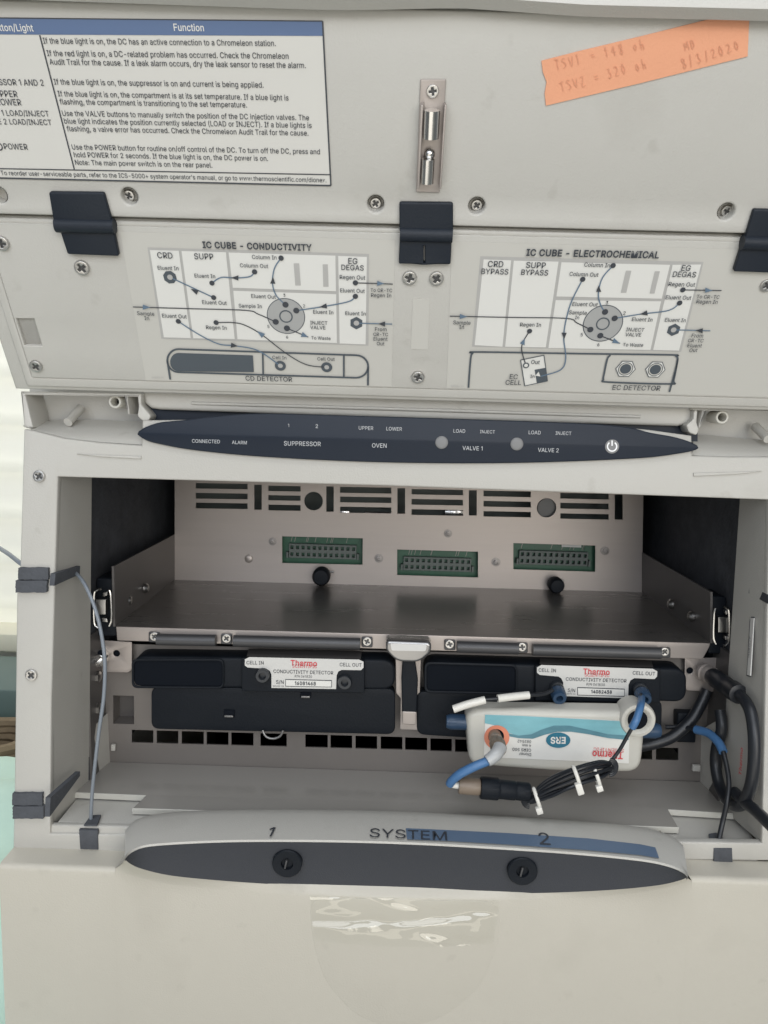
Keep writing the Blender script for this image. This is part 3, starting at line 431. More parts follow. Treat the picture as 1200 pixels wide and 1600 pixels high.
def place(me, name, mtx, parent=None, label=None):
    o = bpy.data.objects.new(name, me); COL.objects.link(o); W[o.name] = mtx.copy()
    if parent: o.parent = parent; o.matrix_basis = W[parent.name].inverted() @ mtx
    else: o.matrix_basis = mtx
    if label: o['label'] = label
    return o
def thing(name, label, cat, loc, group=None):
    o = bpy.data.objects.new(name, None); COL.objects.link(o); o.location = loc; o.empty_display_size = 0.02
    W[o.name] = Matrix.Translation(loc); return tag(o, label, cat, group)
def tag(o, label=None, cat=None, group=None, kind=None):
    if label: o['label'] = label
    if cat: o['category'] = cat
    if group: o['group'] = group
    if kind: o['kind'] = kind
    return o
def rrect(x0, y0, x1, y1, r, n=5):
    out = []
    for cx, cy, a0 in ((x1 - r, y1 - r, 0), (x0 + r, y1 - r, 90), (x0 + r, y0 + r, 180), (x1 - r, y0 + r, 270)):
        for k in range(n + 1):
            a = R(a0 + 90 * k / n); out.append(Vector((cx + r * math.cos(a), cy + r * math.sin(a))))
    return out
def circ(c, r, n=28): return [Vector((c[0] + r * math.cos(2 * math.pi * k / n), c[1] + r * math.sin(2 * math.pi * k / n))) for k in range(n)]
def rpoly(pts, r, n=5):
    """polygon with rounded corners"""
    out = []; N = len(pts)
    for i in range(N):
        p = Vector(pts[i]); a = (Vector(pts[i - 1]) - p); b = (Vector(pts[(i + 1) % N]) - p)
        rr = min(r, a.length * 0.45, b.length * 0.45); a.normalize(); b.normalize()
        A = p + a * rr; B = p + b * rr
        for k in range(n + 1):
            t = k / n; out.append((A * (1 - t) * (1 - t) + p * 2 * t * (1 - t) + B * t * t))
    return out
def onplane(pl, x, y, h=0.0, rz=0.0):
    u = pl.uv(x, y, h); return pl.m @ Matrix.Translation((u.x, u.y, h)) @ Matrix.Rotation(rz, 4, 'Z')

# screw: unit pan head with a cross recess, pointing along +Z
def screw_mesh():
    m = MB(); pl = Plane((0, 0, 0), (1, 0, 0), (0, 1, 0))
    a, b = 0.17, 0.62
    cross = [(-a, -b), (a, -b), (a, -a), (b, -a), (b, a), (a, a), (a, b), (-a, b), (-a, a), (-b, a), (-b, -a), (-a, -a)]
    cross = [Matrix.Rotation(0.5, 2) @ Vector(c) for c in cross]
    m.plate(pl, [circ((0, 0), 1, 32), [c * 1.0 for c in cross]], 0, 0.5, 'screw', 0.10, 3)
    m.flat(pl, circ((0, 0), 0.8, 24), 0.2, 'slotmetal')
    return m.mesh('screw', Vector((0, 0, 0)))[0]
SCREW = screw_mesh()
def screw(pl, x, y, rpx, parent, h=0.0, label=None):
    u = pl.uv(x, y, h); r = (pl.uv(x + 1, y, h) - u).length * rpx
    return place(SCREW, 'screw', onplane(pl, x, y, h, random.uniform(0, 1.5)) @ Matrix.Scale(r, 4), parent, label)

# ------------------------------------------------------------------ setting
BENCH = CAM.z - 0.47
o = MB().box((-2.2, 0.15, BENCH - 0.04), (2.2, 1.235, BENCH), 'bench', 0.003).build('bench_top'); tag(o, 'dark laboratory bench top under the instrument', kind='structure')
o = MB().box((-3.5, -3, -0.02), (3.5, 2.6, 0.0), 'bench').build('floor'); tag(o, 'plain dark room floor', kind='structure')
YW = 1.25
winL, winR = -1.9, 0.9
zs = atY(10, 985, YW - 0.05).z
m = MB()
m.box((-3.5, YW, 0), (3.5, YW + 0.12, zs - 0.03), 'wall'); m.box((-3.5, YW, 2.3), (3.5, YW + 0.12, 2.9), 'wall')
m.box((-3.5, YW, zs - 0.03), (winL, YW + 0.12, 2.3), 'wall'); m.box((winR, YW, zs - 0.03), (3.5, YW + 0.12, 2.3), 'wall')
o = m.build('wall'); tag(o, 'pale painted wall below the bright window', kind='structure')
t = thing('window_blind', 'bright cream window blind with wide horizontal slats glowing with daylight', 'blind', ((winL + winR) / 2, YW, zs))
pitch = (atY(10, 657, YW).z - atY(10, 730, YW).z)
z0 = atY(10, 878, YW).z
zk = z0 - 2 * pitch
m = MB()
while zk < 2.3:
    m.quad(Vector((winL, YW - 0.012, zk)), Vector((winR, YW - 0.012, zk)), Vector((winR, YW + 0.018, zk + pitch * 1.16)), Vector((winL, YW + 0.018, zk + pitch * 1.16)), 'blind'); zk += pitch
m.build('slat_panel', t)
MB().box((winL, YW - 0.02, 2.26), (winR, YW + 0.03, 2.32), 'wall', 0.004).build('head_rail', t)
o = MB().box((winL - 0.05, YW - 0.07, zs - 0.03), (winR + 0.05, YW - 0.001, zs), 'sill', 0.004).build('window_sill'); tag(o, 'cream painted ledge running under the bright window blind', 'sill')
area('daylight_behind_blind', (-0.5, YW + 0.55, 1.7), (-0.5, YW, 1.5), 2.6, 1.8, 26, (1.0, 0.98, 0.90))

# ------------------------------------------------------------------ the instrument
YB = 0.45
B = front(YB)
inst = thing('laboratory_instrument', 'pale grey bench-top laboratory instrument with its lid lifted over an open bay', 'instrument', (0, 0.6, BENCH))

# --- bezel
BL = [(37, 671), (34, 760), (31, 886)]
outer = [(37, 671), (52, 673), (100, 685), (160, 692), (221, 696), (222, 657), (296, 656), (330, 661), (650, 667), (940, 676), (985, 669), (1016, 672), (1081, 681), (1082, 712), (1140, 714), (1200, 714), (1278, 708),
         (1272, 1000), (1262, 1346), (20, 1332), (22, 1240), (26, 925), (31, 886)]
hole = [(90, 745), (600, 759), (1203, 781), (1198, 1000), (1191, 1318), (78, 1303), (80, 1100), (86, 890)]
m = MB(); m.plate(B, [B.uvs(outer), B.uvs(hole)], -0.006, 0.0, 'plastic', 0.0012)
cen = [(222, 655), (1081, 682), (1083, 745), (1095, 762), (221, 743)]
bezel = m.build('front_bezel', inst)
# sub-steps under the scoops at both ends
m = MB(); m.plate(B, [B.uvs([(120, 709), (221, 713), (221, 717), (160, 714)])], -0.001, 0.0012, 'plastic', 0.0004)
m.build('rail_step', inst)
m = MB(); m.plate(B, [B.uvs([(1083, 739), (1190, 736), (1150, 741), (1083, 744)])], -0.001, 0.0012, 'plastic', 0.0004)
m.build('rail_step', inst)
screw(B, 62, 744, 9, bezel); screw(B, 50, 1054, 9, bezel)

# sloping shoulders behind the scoops
def shoulder(curve, back, Yb2):
    m = MB(); f_ = [atY(x, y, YB + 0.004) for x, y in curve]; b_ = [atY(x, y, Yb2) for x, y in back]
    n = len(f_); vs = []; fs = []
    K = 6
    for i in range(n):
        for k in range(K + 1):
            t_ = k / K; p = f_[i].lerp(b_[i], t_); p = Vector((p.x, f_[i].y + (b_[i].y - f_[i].y) * t_ ** 1.5, p.z)); vs.append(p)
    for i in range(n - 1):
        for k in range(K): fs.append((i * (K + 1) + k, (i + 1) * (K + 1) + k, (i + 1) * (K + 1) + k + 1, i * (K + 1) + k + 1))
    m.add(vs, fs, 'plastic'); return m
shoulder([(40, 668), (54, 672), (100, 684), (160, 691), (224, 695)], [(40, 662), (54, 660), (100, 655), (160, 656), (224, 658)], 0.475).build('shoulder', inst)
shoulder([(1080, 711), (1110, 713), (1150, 714), (1200, 713), (1275, 707)], [(1080, 680), (1110, 680), (1150, 684), (1200, 688), (1275, 692)], 0.475).build('shoulder', inst)

# --- control panel overlay
def smoothcurve(c): return [(p.x, p.y) for p in spline([(a, b, 0) for a, b in c], 6)]
lens_lo = [(214, 679), (226, 687), (245, 693), (300, 703), (400, 713), (550, 721), (700, 724), (850, 722.5), (1000, 716), (1060, 709), (1085, 704), (1092, 700)]
lens_hi = [(1090, 696), (1075, 689), (1050, 682), (1016, 676), (978, 667), (900, 661), (700, 654), (500, 648), (400, 646), (330, 651), (290, 656), (250, 660), (228, 667), (216, 674)]
cp = MB(); cp.plate(B, [B.uvs(smoothcurve(lens_lo) + smoothcurve(lens_hi), 0.003)], 0.0004, 0.0030, 'lens', 0.0007)
z6 = zz(2.5, 180, 600); z7 = zz(2.069, 620, 600)
for s_, a, b in (("CONNECTED", z6(300, 229), z6(409, 232)), ("ALARM", z6(456, 234), z6(514, 236)), ("1", z6(675, 168), z6(679.5, 168)), ("2", z6(783, 172), z6(792, 172)),
                 ("SUPPRESSOR", z6(659, 240), z6(803, 243)), ("UPPER", z6(951, 178), z6(1008, 180)), ("LOWER", z6(1059, 181), z6(1120, 183)), ("OVEN", z6(1003, 248), z6(1060, 249)),
                 ("LOAD", z7(183, 157), z7(221, 158)), ("INJECT", z7(269, 159), z7(317, 160)), ("VALVE 1", z7(212, 213), z7(277, 215)),
                 ("LOAD", z7(426, 162), z7(465, 163)), ("INJECT", z7(513, 164), z7(564, 165)), ("VALVE 2", z7(456, 219), z7(523, 221))):
    cp.text(B, s_, a, b, 'whitetext', 0.0034, tall=1.06, bold=0.004)
cpo = cp.build('control_panel', inst)
for x, y in (z7(145, 189), z7(388, 194)):
    mm = MB(); mm.lathe([(0, 0.0008), (0.7, 0.0008), (0.93, 0.0006), (1, 0.0003), (1, -0.001)][::-1], 'button', Matrix.Identity(4), 32)
    mm.v = [Vector((v.x * 0.0037, v.y * 0.0037, v.z)) for v in mm.v]
    me, c = mm.mesh('valve_button', Vector((0, 0, 0))); place(me, 'valve_button', onplane(B, x, y, 0.0032), cpo)
px, py = z7(696, 202)
mm = MB(); mm.disc(B, (px, py), 11, 'button', 0.0034, 32)
C = B.uv(px, py, 0.005); k_ = 0.0004
mm2 = []
for k in range(25):
    a = R(90 + 35 + (290) * k / 24); mm2.append((px + 7.2 * math.cos(a), py - 7.2 * math.sin(a)))
mm.line(B, mm2, 2.2, 'whitesymbol', 0.0038, 0); mm.line(B, [(px, py - 9.5), (px, py - 1)], 2.2, 'whitesymbol', 0.0039, 0)
mm.build('power_button', cpo)

# --- lid: plane leaning towards the viewer
r0 = atY(600, 652, 0.452)
dl = ray(577, 2258).normalized(); dl = Vector((0, dl.y, dl.z)).normalized()
L = Plane(r0, (1, 0, 0), -dl)
uL = L.uv(36, 655).x; uR = L.uv(1266, 690).x
vv = lambda y, x=600: L.uv(x, y).y
v_seamU, v_seamL, v_pb, v_bot = vv(349), vv(357), vv(605), vv(628)
v_top = vv(13)
# inner rim and panel
m = MB()
m.plate(L, [[(uL, v_bot), (uR, v_bot), (uR, v_seamL + 0.0005), (uL, v_seamL + 0.0005)], [(uL + 0.0135, v_pb), (uR - 0.0135, v_pb), (uR - 0.0135, v_seamL - 0.002), (uL + 0.0135, v_seamL - 0.002)]], -0.014, -0.0022, 'lidplastic', 0.0015)
m.plate(L, [[(uL + 0.008, v_bot + 0.003), (uR - 0.008, v_bot + 0.003), (uR - 0.008, v_seamL), (uL + 0.008, v_seamL)], [(uL + 0.0128, v_pb - 0.0006), (uR - 0.0128, v_pb - 0.0006), (uR - 0.0128, v_seamL - 0.0026), (uL + 0.0128, v_seamL - 0.0026)]], -0.004, -0.0006, 'lidplastic', 0.0012)
m.build('lid_rim', inst)
m = MB()
nl = L.uvs([(-5, 497), (53, 498), (66, 541), (35, 541)]); nl = [(uL + 0.0145, nl[0].y), nl[1], nl[2], (uL + 0.0145, nl[2].y)]
ns = L.uvs([(645, 466), (671, 467), (669, 546), (642, 545)])
pan = [(uL + 0.0132, v_pb - 0.0003), (uR - 0.0132, v_pb - 0.0003), (uR - 0.0132, v_seamL - 0.0022), (uL + 0.0132, v_seamL - 0.0022)]
m.plate(L, [pan, nl], -0.004, 0.0, 'lidplastic', 0.0006)
m.plate(L, [[Vector(nl[0]) + Vector((-.001, .002)), Vector(nl[1]) + Vector((.002, .002)), Vector(nl[2]) + Vector((.002, -.002)), Vector(nl[3]) + Vector((-.001, -.002))]], -0.008, -0.0055, 'plastic')
m.plate(L, [rpoly(ns, 0.0006)], 0.0, 0.0003, 'sheet')
lidp = m.build('lid_panel', inst)
for x, y, r in ((4, 379, 11), (129, 417, 11.5), (640, 433, 11), (682, 434, 11), (57, 571, 9.5), (653, 588, 10), (1197, 445, 10)): screw(L, x, y, r, lidp, 0.0)
# upper door of the lid
hs = [(202, 307), (587, 319), (745, 322), (1135, 331), (-2, 305)]
door_pl = [(uL - 0.002, v_seamU), (uR + 0.002, v_seamU), (uR + 0.002, v_top), (uL - 0.002, v_top)]
HD = 0.0015
m = MB(); rh = 0.0040
m.plate(L, [door_pl] + [circ(L.uv(x, y, HD), rh, 24) for x, y in hs], -0.010, HD, 'lidplastic', 0.0012)
for x, y in hs:
    m.lathe([(rh * 0.97, 0.0), (rh * 0.97, -0.006), (0, -0.006)], 'lidplastic', onplane(L, x, y, HD - 0.0012), 24, False)
m.plate(L, [[(uL, v_seamL - 0.001), (uR, v_seamL - 0.001), (uR, v_seamU + 0.002), (uL, v_seamU + 0.002)]], -0.013, -0.0085, 'plastic')
ldoor = m.build('lid_door', inst)
for x, y in hs[:4]: screw(L, x, y - 2, 8.5, ldoor, HD - 0.0062)
# turned lip along the far edge of the door
m = MB(); prof = [(v_top - 0.0005, HD - 0.010), (v_top - 0.0005, HD + 0.0055), (v_top + 0.004, HD + 0.0095), (v_top + 0.05, HD - 0.012), (v_top + 0.05, HD - 0.020)]
n = 40; vs = []; fs = []
for i in range(n + 1):
    u = uL - 0.002 + (uR - uL + 0.004) * i / n; xx = (u - uL) / (uR - uL)
    dv = 0.004 * max(0, 1 - abs(xx - 0.52) * 9) - 0.003 * (1 if xx > 0.58 else 0)*0 + 0.004 * max(0, (0.45 - xx)) * 2
    for (v_, h_) in prof: vs.append(L.pt(u, v_ + dv * 0.5, h_))
k = len(prof)
for i in range(n):
    for j in range(k - 1): fs.append((i * k + j, i * k + j + 1, (i + 1) * k + j + 1, (i + 1) * k + j))
m.add(vs, fs, 'lidplastic'); m.build('lid_lip', inst)

# hinges
def hinge(top, mid, low, split=False):
    m = MB()
    m.plate(L, [rpoly(L.uvs(top, 0.004), 0.0012)], HD, 0.0042, 'hinge', 0.0007)
    m.plate(L, [rpoly(L.uvs(low, 0.003), 0.001)] + ([L.uvs([(661.8, 384), (664.2, 384), (664.2, 411), (661.8, 411)], 0.003)] if split else []), 0.0003, 0.0035, 'hinge', 0.0007)
    A = L.uvs(mid, 0.0035)
    a = L.pt(A[0].x, A[0].y, 0.0030); b = L.pt(A[1].x, A[1].y, 0.0030)
    m.tube([a, b], 0.0036, 'hinge', 18, smooth=4)
    return m.build('hinge', inst)
hinge([(76, 300), (162, 301), (176, 350), (84, 349)], [(87, 352), (179, 354)], [(90, 348), (176, 350), (186, 400), (106, 397)])
hinge([(624, 316), (708, 317), (708, 364), (624, 363)], [(625, 366), (707, 368)], [(625, 362), (706, 363), (704, 413), (623, 412)], True)
hinge([(1178, 327), (1268, 330), (1252, 378), (1163, 376)], [(1160, 379), (1250, 382)], [(1161, 376), (1250, 378), (1232, 427), (1146, 424)])

# roller catch on the door
m = MB()
m.plate(L, [rpoly(L.uvs([(657, 124), (697, 124), (687, 301), (650, 300)], HD + 0.001), 0.0004)], HD, HD + 0.0012, 'steel', 0.0003)
for x0, x1 in ((657.5, 661), (694, 697)):
    m.plate(L, [L.uvs([(x0, 160), (x1, 160), (x1 - (8 if x0 > 680 else 6), 290), (x0 - (8 if x0 > 680 else 6), 290)], HD + 0.001)], HD + 0.001, HD + 0.006, 'steel', 0.0003)
catch = m.build('roller_catch', ldoor)
# (sub-parts of the door: catch rollers and screw sit beside it)
for (xa, ya, xb, yb, rad) in ((675, 172, 673, 216, 0.0036), (669, 248, 667, 286, 0.0030)):
    m = MB(); a = L.uv(xa, ya, HD + 0.005); b = L.uv(xb, yb, HD + 0.005)
    m.tube([L.pt(a.x, a.y, HD + 0.0050), L.pt(b.x, b.y, HD + 0.0050)], rad, 'chrome', 20, smooth=3); m.build('catch_roller', ldoor)
m = MB(); bm = bmesh.new(); bmesh.ops.create_uvsphere(bm, u_segments=18, v_segments=10, radius=0.0026); u = L.uv(671, 240, HD + 0.003)
m.bm(bm, 'chrome', Matrix.Translation(L.pt(u.x, u.y, HD + 0.0035))); m.build('catch_ball', ldoor)
screw(L, 676, 142, 9.5, ldoor, HD + 0.0012)

# function table label on the door
fl = MB(); H = HD + 0.0003
fl.flat(L, L.uvs([(-150, 26), (504, 33), (517, 290), (-70, 277)], H), H, 'paper')
fl.flat(L, L.uvs([(-150, 27), (504, 33), (505.5, 56), (-140, 53)], H), H + 0.0002, 'header')
h2 = H + 0.0003
for pts, wd in (([(-150, 26.5), (504, 33)], 1.6), ([(504, 33), (517, 290)], 2.2), ([(-70, 276.5), (517, 290)], 2.2), ([(-80, 262), (516, 273)], 1.6), ([(62, 55), (116, 264.5)], 2.0)):
    fl.line(L, pts, wd, 'ink', h2, 0)
rows = [("Button/Light", (-14, 48), (53, 49), 'white'), ("Function", (272, 48), (319, 48.7), 'white'),
 ("If the blue light is on, the DC has an active connection to a Chromeleon station.", (68, 68), (431, 72), 0),
 ("If the red light is on, a DC-related problem has occurred. Check the Chromeleon", (74, 87.5), (451, 92), 0),
 ("Audit Trail for the cause. If a leak alarm occurs, dry the leak sensor to reset the alarm.", (78, 101), (478, 106.5), 0),
 ("SUPPRESSOR 1 AND 2", (-42, 132), (69, 134), 0), ("If the blue light is on, the suppressor is on and current is being applied.", (85, 132), (412, 137), 0),
 ("UPPER", (-7, 151), (28, 151.7), 0), ("LOWER", (-4, 164), (34, 164.7), 0),
 ("If the blue light is on, the compartment is at its set temperature. If a blue light is", (91, 150.5), (451, 157), 0),
 ("flashing, the compartment is transitioning to the set temperature.", (94, 163), (386, 168), 0),
 ("VALVE 1 LOAD/INJECT", (-32, 180), (77, 182), 0), ("VALVE 2 LOAD/INJECT", (-28, 193.5), (81, 195.5), 0),
 ("Use the VALVE buttons to manually switch the position of the DC injection valves. The", (98, 181), (483, 188), 0),
 ("blue light indicates the position currently selected (LOAD or INJECT). If a blue lights is", (101, 193), (487, 200), 0),
 ("flashing, a valve error has occurred. Check the Chromeleon Audit Trail for the cause.", (105, 205), (482, 212), 0),
 ("POWER", (7, 233), (44, 234), 0),
 ("Use the POWER button for routine on/off control of the DC. To turn off the DC, press and", (113, 233.5), (500, 241), 0),
 ("hold POWER for 2 seconds. If the blue light is on, the DC power is on.", (116, 245.5), (419, 251.5), 0),
 ("Note: The main power switch is on the rear panel.", (118, 257.5), (332, 262), 0),
 ("To reorder user-serviceable parts, refer to the ICS-5000+ system operator's manual, or go to www.thermoscientific.com/dionex.", (2, 273.5), (510, 285), 0)]
for s_, a, b, k in rows: fl.text(L, s_, a, b, k or 'ink', h2 + 0.0001, bold=0.010 if s_.startswith(('Func', 'Butt')) else 0.004, tall=1.10)
fl.disc(L, (-2, 229), 6, 'ink', h2 + 0.0001, 20, 0.72)
fl.build('function_label', ldoor)

# flow diagram labels
def diagram(z, frame, cells, bars, title, texts, dots, lines, rest):
    d = MB(); g = lambda p: z(*p)
    d.flat(L, L.uvs([g(p) for p in frame]), 0.0004, 'greyprint')
    for c in cells: d.flat(L, L.uvs([g(p) for p in c]), 0.0006, 'white')
    for c in bars: d.flat(L, L.uvs([g(p) for p in c]), 0.0008, 'greyprint')
    for s_, x0, y0, x1, y1, *o_ in texts: d.text(L, s_, z(x0, y0), z(x1, y1), o_[0] if o_ else 'ink', 0.0014, bold=0.006, tall=1.09)
    s_, x0, y0, x1, y1 = title; d.text(L, s_, z(x0, y0), z(x1, y1), 'ink', 0.0014, bold=0.028, tall=1.11)
    rest(d)
    for pts, wd, mt in lines: d.line(L, [g(p) for p in pts], wd, mt, 0.0011)
    for x, y, r in dots: d.disc(L, z(x, y), r, 'ink', 0.0012, 18)
    return d
z4 = zz(2.609, 200, 360)
def rest4(d):
    d.disc(L, z4(644, 350), 29.8, 'slate', 0.0008, 48); d.disc(L, z4(644, 350), 28.6, 'valveprint', 0.0009, 48)
    d.disc(L, z4(644, 351), 10.6, 'slate', 0.0010, 32, 0.80)
    for x, y in ((171, 191), (931, 378)):
        d.disc(L, z4(x, y), 10.6, 'slate', 0.0009, 6 if x > 500 else 8, rot=0.5); d.disc(L, z4(x, y), 4.3, 'greyprint', 0.0012, 18)
    for x, y in ((621, 552), (810, 558)):
        d.disc(L, z4(x, y), 8.6, 'slate', 0.0009, 28); d.disc(L, z4(x, y), 3.8, 'greyprint', 0.0012, 18)
    arc = lambda cx, cy, rx, ry, a0, a1: [(cx + rx * math.cos(R(a0 + (a1 - a0) * k / 14)), cy - ry * math.sin(R(a0 + (a1 - a0) * k / 14))) for k in range(15)]
    pill = [(514, 575), (510, 507)] + arc(207, 534, 34, 37, 90, 270)
    d.flat(L, L.uvs([z4(*p) for p in pill]), 0.0008, 'slate')
    ring_ = arc(206, 531, 46, 47, 90, 270) + arc(930, 555, 49, 46, -90, 90); ring_.append(ring_[0])
    for pts in (ring_, [(160, 530), (172, 608)], [(979, 555), (978, 632)]): d.line(L, [z4(*p) for p in pts], 2.9, 'slate', 0.0009, 0)
    for pts in ([(549, 497), (551, 586)], [(880, 508), (880, 597)]): d.line(L, [z4(*p) for p in pts], 2.6, 'slate', 0.0010, 0)
    for tip, tail, mt in (((420, 193), (450, 194), 'ink'), ((255, 238), (284, 253), 'ink'), ((591, 190), (590, 217), 'ink'), ((92, 314), (60, 313), 'blueink'), ((448, 472), (420, 468), 'ink'),
                          ((526, 410), (552, 430), 'blueink'), ((780, 313), (810, 308), 'ink'), ((1045, 217), (1016, 216), 'blueink'), ((1020, 381), (1048, 382), 'ink'), ((735, 435), (708, 424), 'blueink')):
        d.arrow(L, z4(*tip), z4(*tail), mt, 6.5, 0.0013)
T4 = [("CRD", 121, 113, 183, 115), ("SUPP", 271, 117, 349, 119), ("Eluent In", 122, 160, 207, 163), ("Column In", 506, 116, 606, 119), ("Column Out", 457, 150, 572, 154),
 ("Eluent In", 272, 192, 356, 195), ("Eluent Out", 303, 300, 403, 304), ("Eluent Out", 140, 355, 240, 359), ("Regen In", 319, 402, 403, 405), ("Sample In", 452, 314, 546, 317),
 ("Eluent Out", 503, 275, 603, 279), ("Sample", 38, 345, 108, 348), ("In", 68, 365, 87, 366), ("EG", 898, 136, 935, 138), ("DEGAS", 870, 161, 961, 164), ("Regen Out", 863, 198, 967, 201),
 ("Eluent Out", 865, 252, 965, 255), ("Eluent In", 755, 339, 837, 342), ("Eluent In", 886, 345, 969, 347), ("INJECT", 743, 383, 813, 385), ("VALVE", 743, 402, 805, 404), ("To Waste", 747, 444, 826, 447),
 ("To CR-TC", 989, 250, 1077, 252), ("Regen In", 991, 271, 1073, 273), ("From", 1007, 410, 1054, 411), ("CR-TC", 1000, 430, 1060, 431), ("Eluent", 1001, 449, 1058, 450), ("Out", 1014, 468, 1045, 469),
 ("Cell In", 589, 524, 646, 526), ("Cell Out", 772, 530, 843, 532), ("CD DETECTOR", 480, 612, 670, 617), ("3", 634, 270, 642, 270), ("2", 714, 314, 722, 314), ("5", 569, 398, 577, 398), ("6", 645, 441, 653, 441), ("065053-01", 97, 602, 145, 603, 'greyprint')]
L4 = [([(516, 169), (497, 188), (440, 194), (380, 192), (342, 215)], 1.9, 'blueink'), ([(349, 274), (171, 191)], 1.9, 'blueink'), ([(624, 113), (597, 155), (589, 215), (604, 265), (642, 303)], 1.9, 'blueink'),
 ([(20, 312), (250, 319), (480, 326), (530, 341), (602, 373)], 1.6, 'ink'), ([(205, 371), (290, 425), (370, 463), (440, 471), (530, 490), (621, 552)], 1.9, 'blueink'),
 ([(359, 376), (430, 376), (480, 388), (545, 425), (650, 505), (730, 548), (810, 558)], 1.6, 'ink'), ([(927, 269), (900, 290), (800, 310), (686, 327)], 1.9, 'blueink'),
 ([(927, 214), (1000, 216), (1080, 219)], 1.6, 'ink'), ([(1077, 382), (1000, 380), (931, 378)], 1.7, 'blueink'), ([(648, 399), (735, 435)], 1.6, 'ink')]
d4 = diagram(z4, [(80, 68), (983, 95), (980, 468), (137, 440)],
 [[(90, 78), (208, 81), (257, 437), (147, 434)], [(219, 82), (400, 87), (436, 441), (267, 438)], [(411, 88), (846, 101), (848, 246), (428, 232)], [(430, 244), (849, 258), (852, 457), (447, 442)], [(857, 102), (974, 106), (969, 463), (863, 459)]],
 [[(676, 132), (698, 132), (705, 222), (683, 222)], [(794, 136), (815, 136), (818, 227), (797, 227)]], ("IC CUBE - CONDUCTIVITY", 305, 71, 750, 83), T4,
 [(624, 113, 4.2), (516, 169, 4.2), (342, 215, 4), (349, 274, 4), (205, 371, 4), (359, 376, 4), (927, 214, 4.2), (927, 269, 4.2), (642, 303, 4.8), (686, 327, 4.8), (602, 373, 4.8), (648, 399, 4.8)], L4, rest4)
d4.flat(L, L.uvs([(188, 362), (617, 375), (612, 604), (228, 594)]), 0.0002, 'sheet')
d4.build('flow_diagram_label', lidp, 'flow diagram sheet headed CONDUCTIVITY')
z5 = zz(2.0, 600, 360)
def rest5(d):
    d.disc(L, z5(684, 291), 31.2, 'slate', 0.0008, 48); d.disc(L, z5(684, 291), 29.8, 'valveprint', 0.0009, 48)
    d.disc(L, z5(684, 292), 10.8, 'slate', 0.0010, 32, 0.80)
    d.disc(L, z5(905, 311), 10.6, 'slate', 0.0009, 6, rot=0.5); d.disc(L, z5(905, 311), 4.3, 'greyprint', 0.0012, 18)
    for pts in ([(264, 492), (271, 400), (278, 385), (292, 380), (600, 385), (895, 389), (912, 393), (918, 403), (910, 440), (892, 505)], [(918, 403), (905, 470), (895, 480), (700, 474), (686, 466), (688, 448), (698, 402), (708, 390)]):
        d.line(L, [z5(*p) for p in pts], 2.9, 'slate', 0.0009, 4)
    for x, y in ((755, 433), (848, 435)):
        d.disc(L, z5(x, y), 16, 'slate', 0.0008, 6); d.disc(L, z5(x, y), 14.6, 'white', 0.0009, 6); d.disc(L, z5(x, y), 11.6, 'slate', 0.0010, 28); d.disc(L, z5(x, y), 10.4, 'sheet', 0.0011, 28); d.disc(L, z5(x, y), 8.6, 'slate', 0.0012, 28)
    d.flat(L, L.uvs([z5(*p) for p in [(427, 405), (500, 390), (511, 471), (440, 486)]]), 0.0007, 'white')
    ec = [(427, 405), (500, 390), (511, 471), (440, 486), (427, 405)]
    for a, b in zip(ec, ec[1:]): d.line(L, [z5(*a), z5(*b)], 1.3, 'slate', 0.0010, 0)
    d.flat(L, L.uvs([z5(*p) for p in [(470, 433), (504, 427), (509, 469), (477, 475)]]), 0.0009, 'slate')
    d.disc(L, z5(444, 422), 5, 'slate', 0.0012, 20); d.disc(L, z5(444, 422), 3, 'white', 0.0013, 20)
    for tip, tail, mt in (((563, 340), (563, 320), 'ink'), ((671, 172), (671, 192), 'ink'), ((260, 270), (237, 269), 'blueink'), ((800, 262), (823, 258), 'ink'), ((1027, 188), (1004, 187), 'blueink'),
                          ((974, 312), (996, 314), 'ink'), ((738, 354), (716, 344), 'blueink'), ((440, 338), (432, 356), 'blueink'), ((473, 454), (486, 449), 'white')):
        d.arrow(L, z5(*tip), z5(*tail), mt, 6.5, 0.0013)
T5 = [("CRD", 324, 114, 372, 115), ("BYPASS", 304, 136, 388, 138), ("SUPP", 443, 117, 504, 119), ("BYPASS", 428, 139, 512, 141), ("Column In", 625, 113, 705, 116), ("Column Out", 579, 142, 669, 145), ("EG", 928, 126, 956, 127), ("DEGAS", 901, 145, 973, 147),
 ("Regen Out", 888, 174, 971, 176), ("Eluent Out", 879, 215, 959, 217), ("To CR-TC", 976, 212, 1047, 214), ("Regen In", 975, 228, 1041, 230), ("Eluent Out", 588, 236, 667, 238), ("Sample", 577, 262, 633, 264), ("In", 596, 277, 609, 278),
 ("Eluent In", 774, 283, 838, 285), ("Eluent In", 877, 285, 942, 287), ("INJECT", 756, 315, 812, 317), ("VALVE", 753, 331, 803, 332), ("To Waste", 746, 362, 809, 364), ("From", 960, 334, 996, 335), ("CR-TC", 949, 349, 997, 350), ("Eluent", 947, 365, 992, 366), ("Out", 953, 380, 978, 380),
 ("Regen In", 425, 300, 490, 301), ("Sample", 216, 293, 270, 295), ("In", 235, 308, 250, 308), ("Out", 459, 417, 486, 418), ("In", 457, 461, 470, 461), ("EC", 392, 464, 417, 465), ("CELL", 379, 482, 428, 483), ("EC DETECTOR", 713, 498, 862, 501),
 ("3", 693, 231, 700, 231), ("2", 747, 264, 754, 264), ("5", 614, 331, 621, 331), ("6", 666, 362, 673, 362), ("065054-01", 210, 489, 248, 490, 'greyprint')]
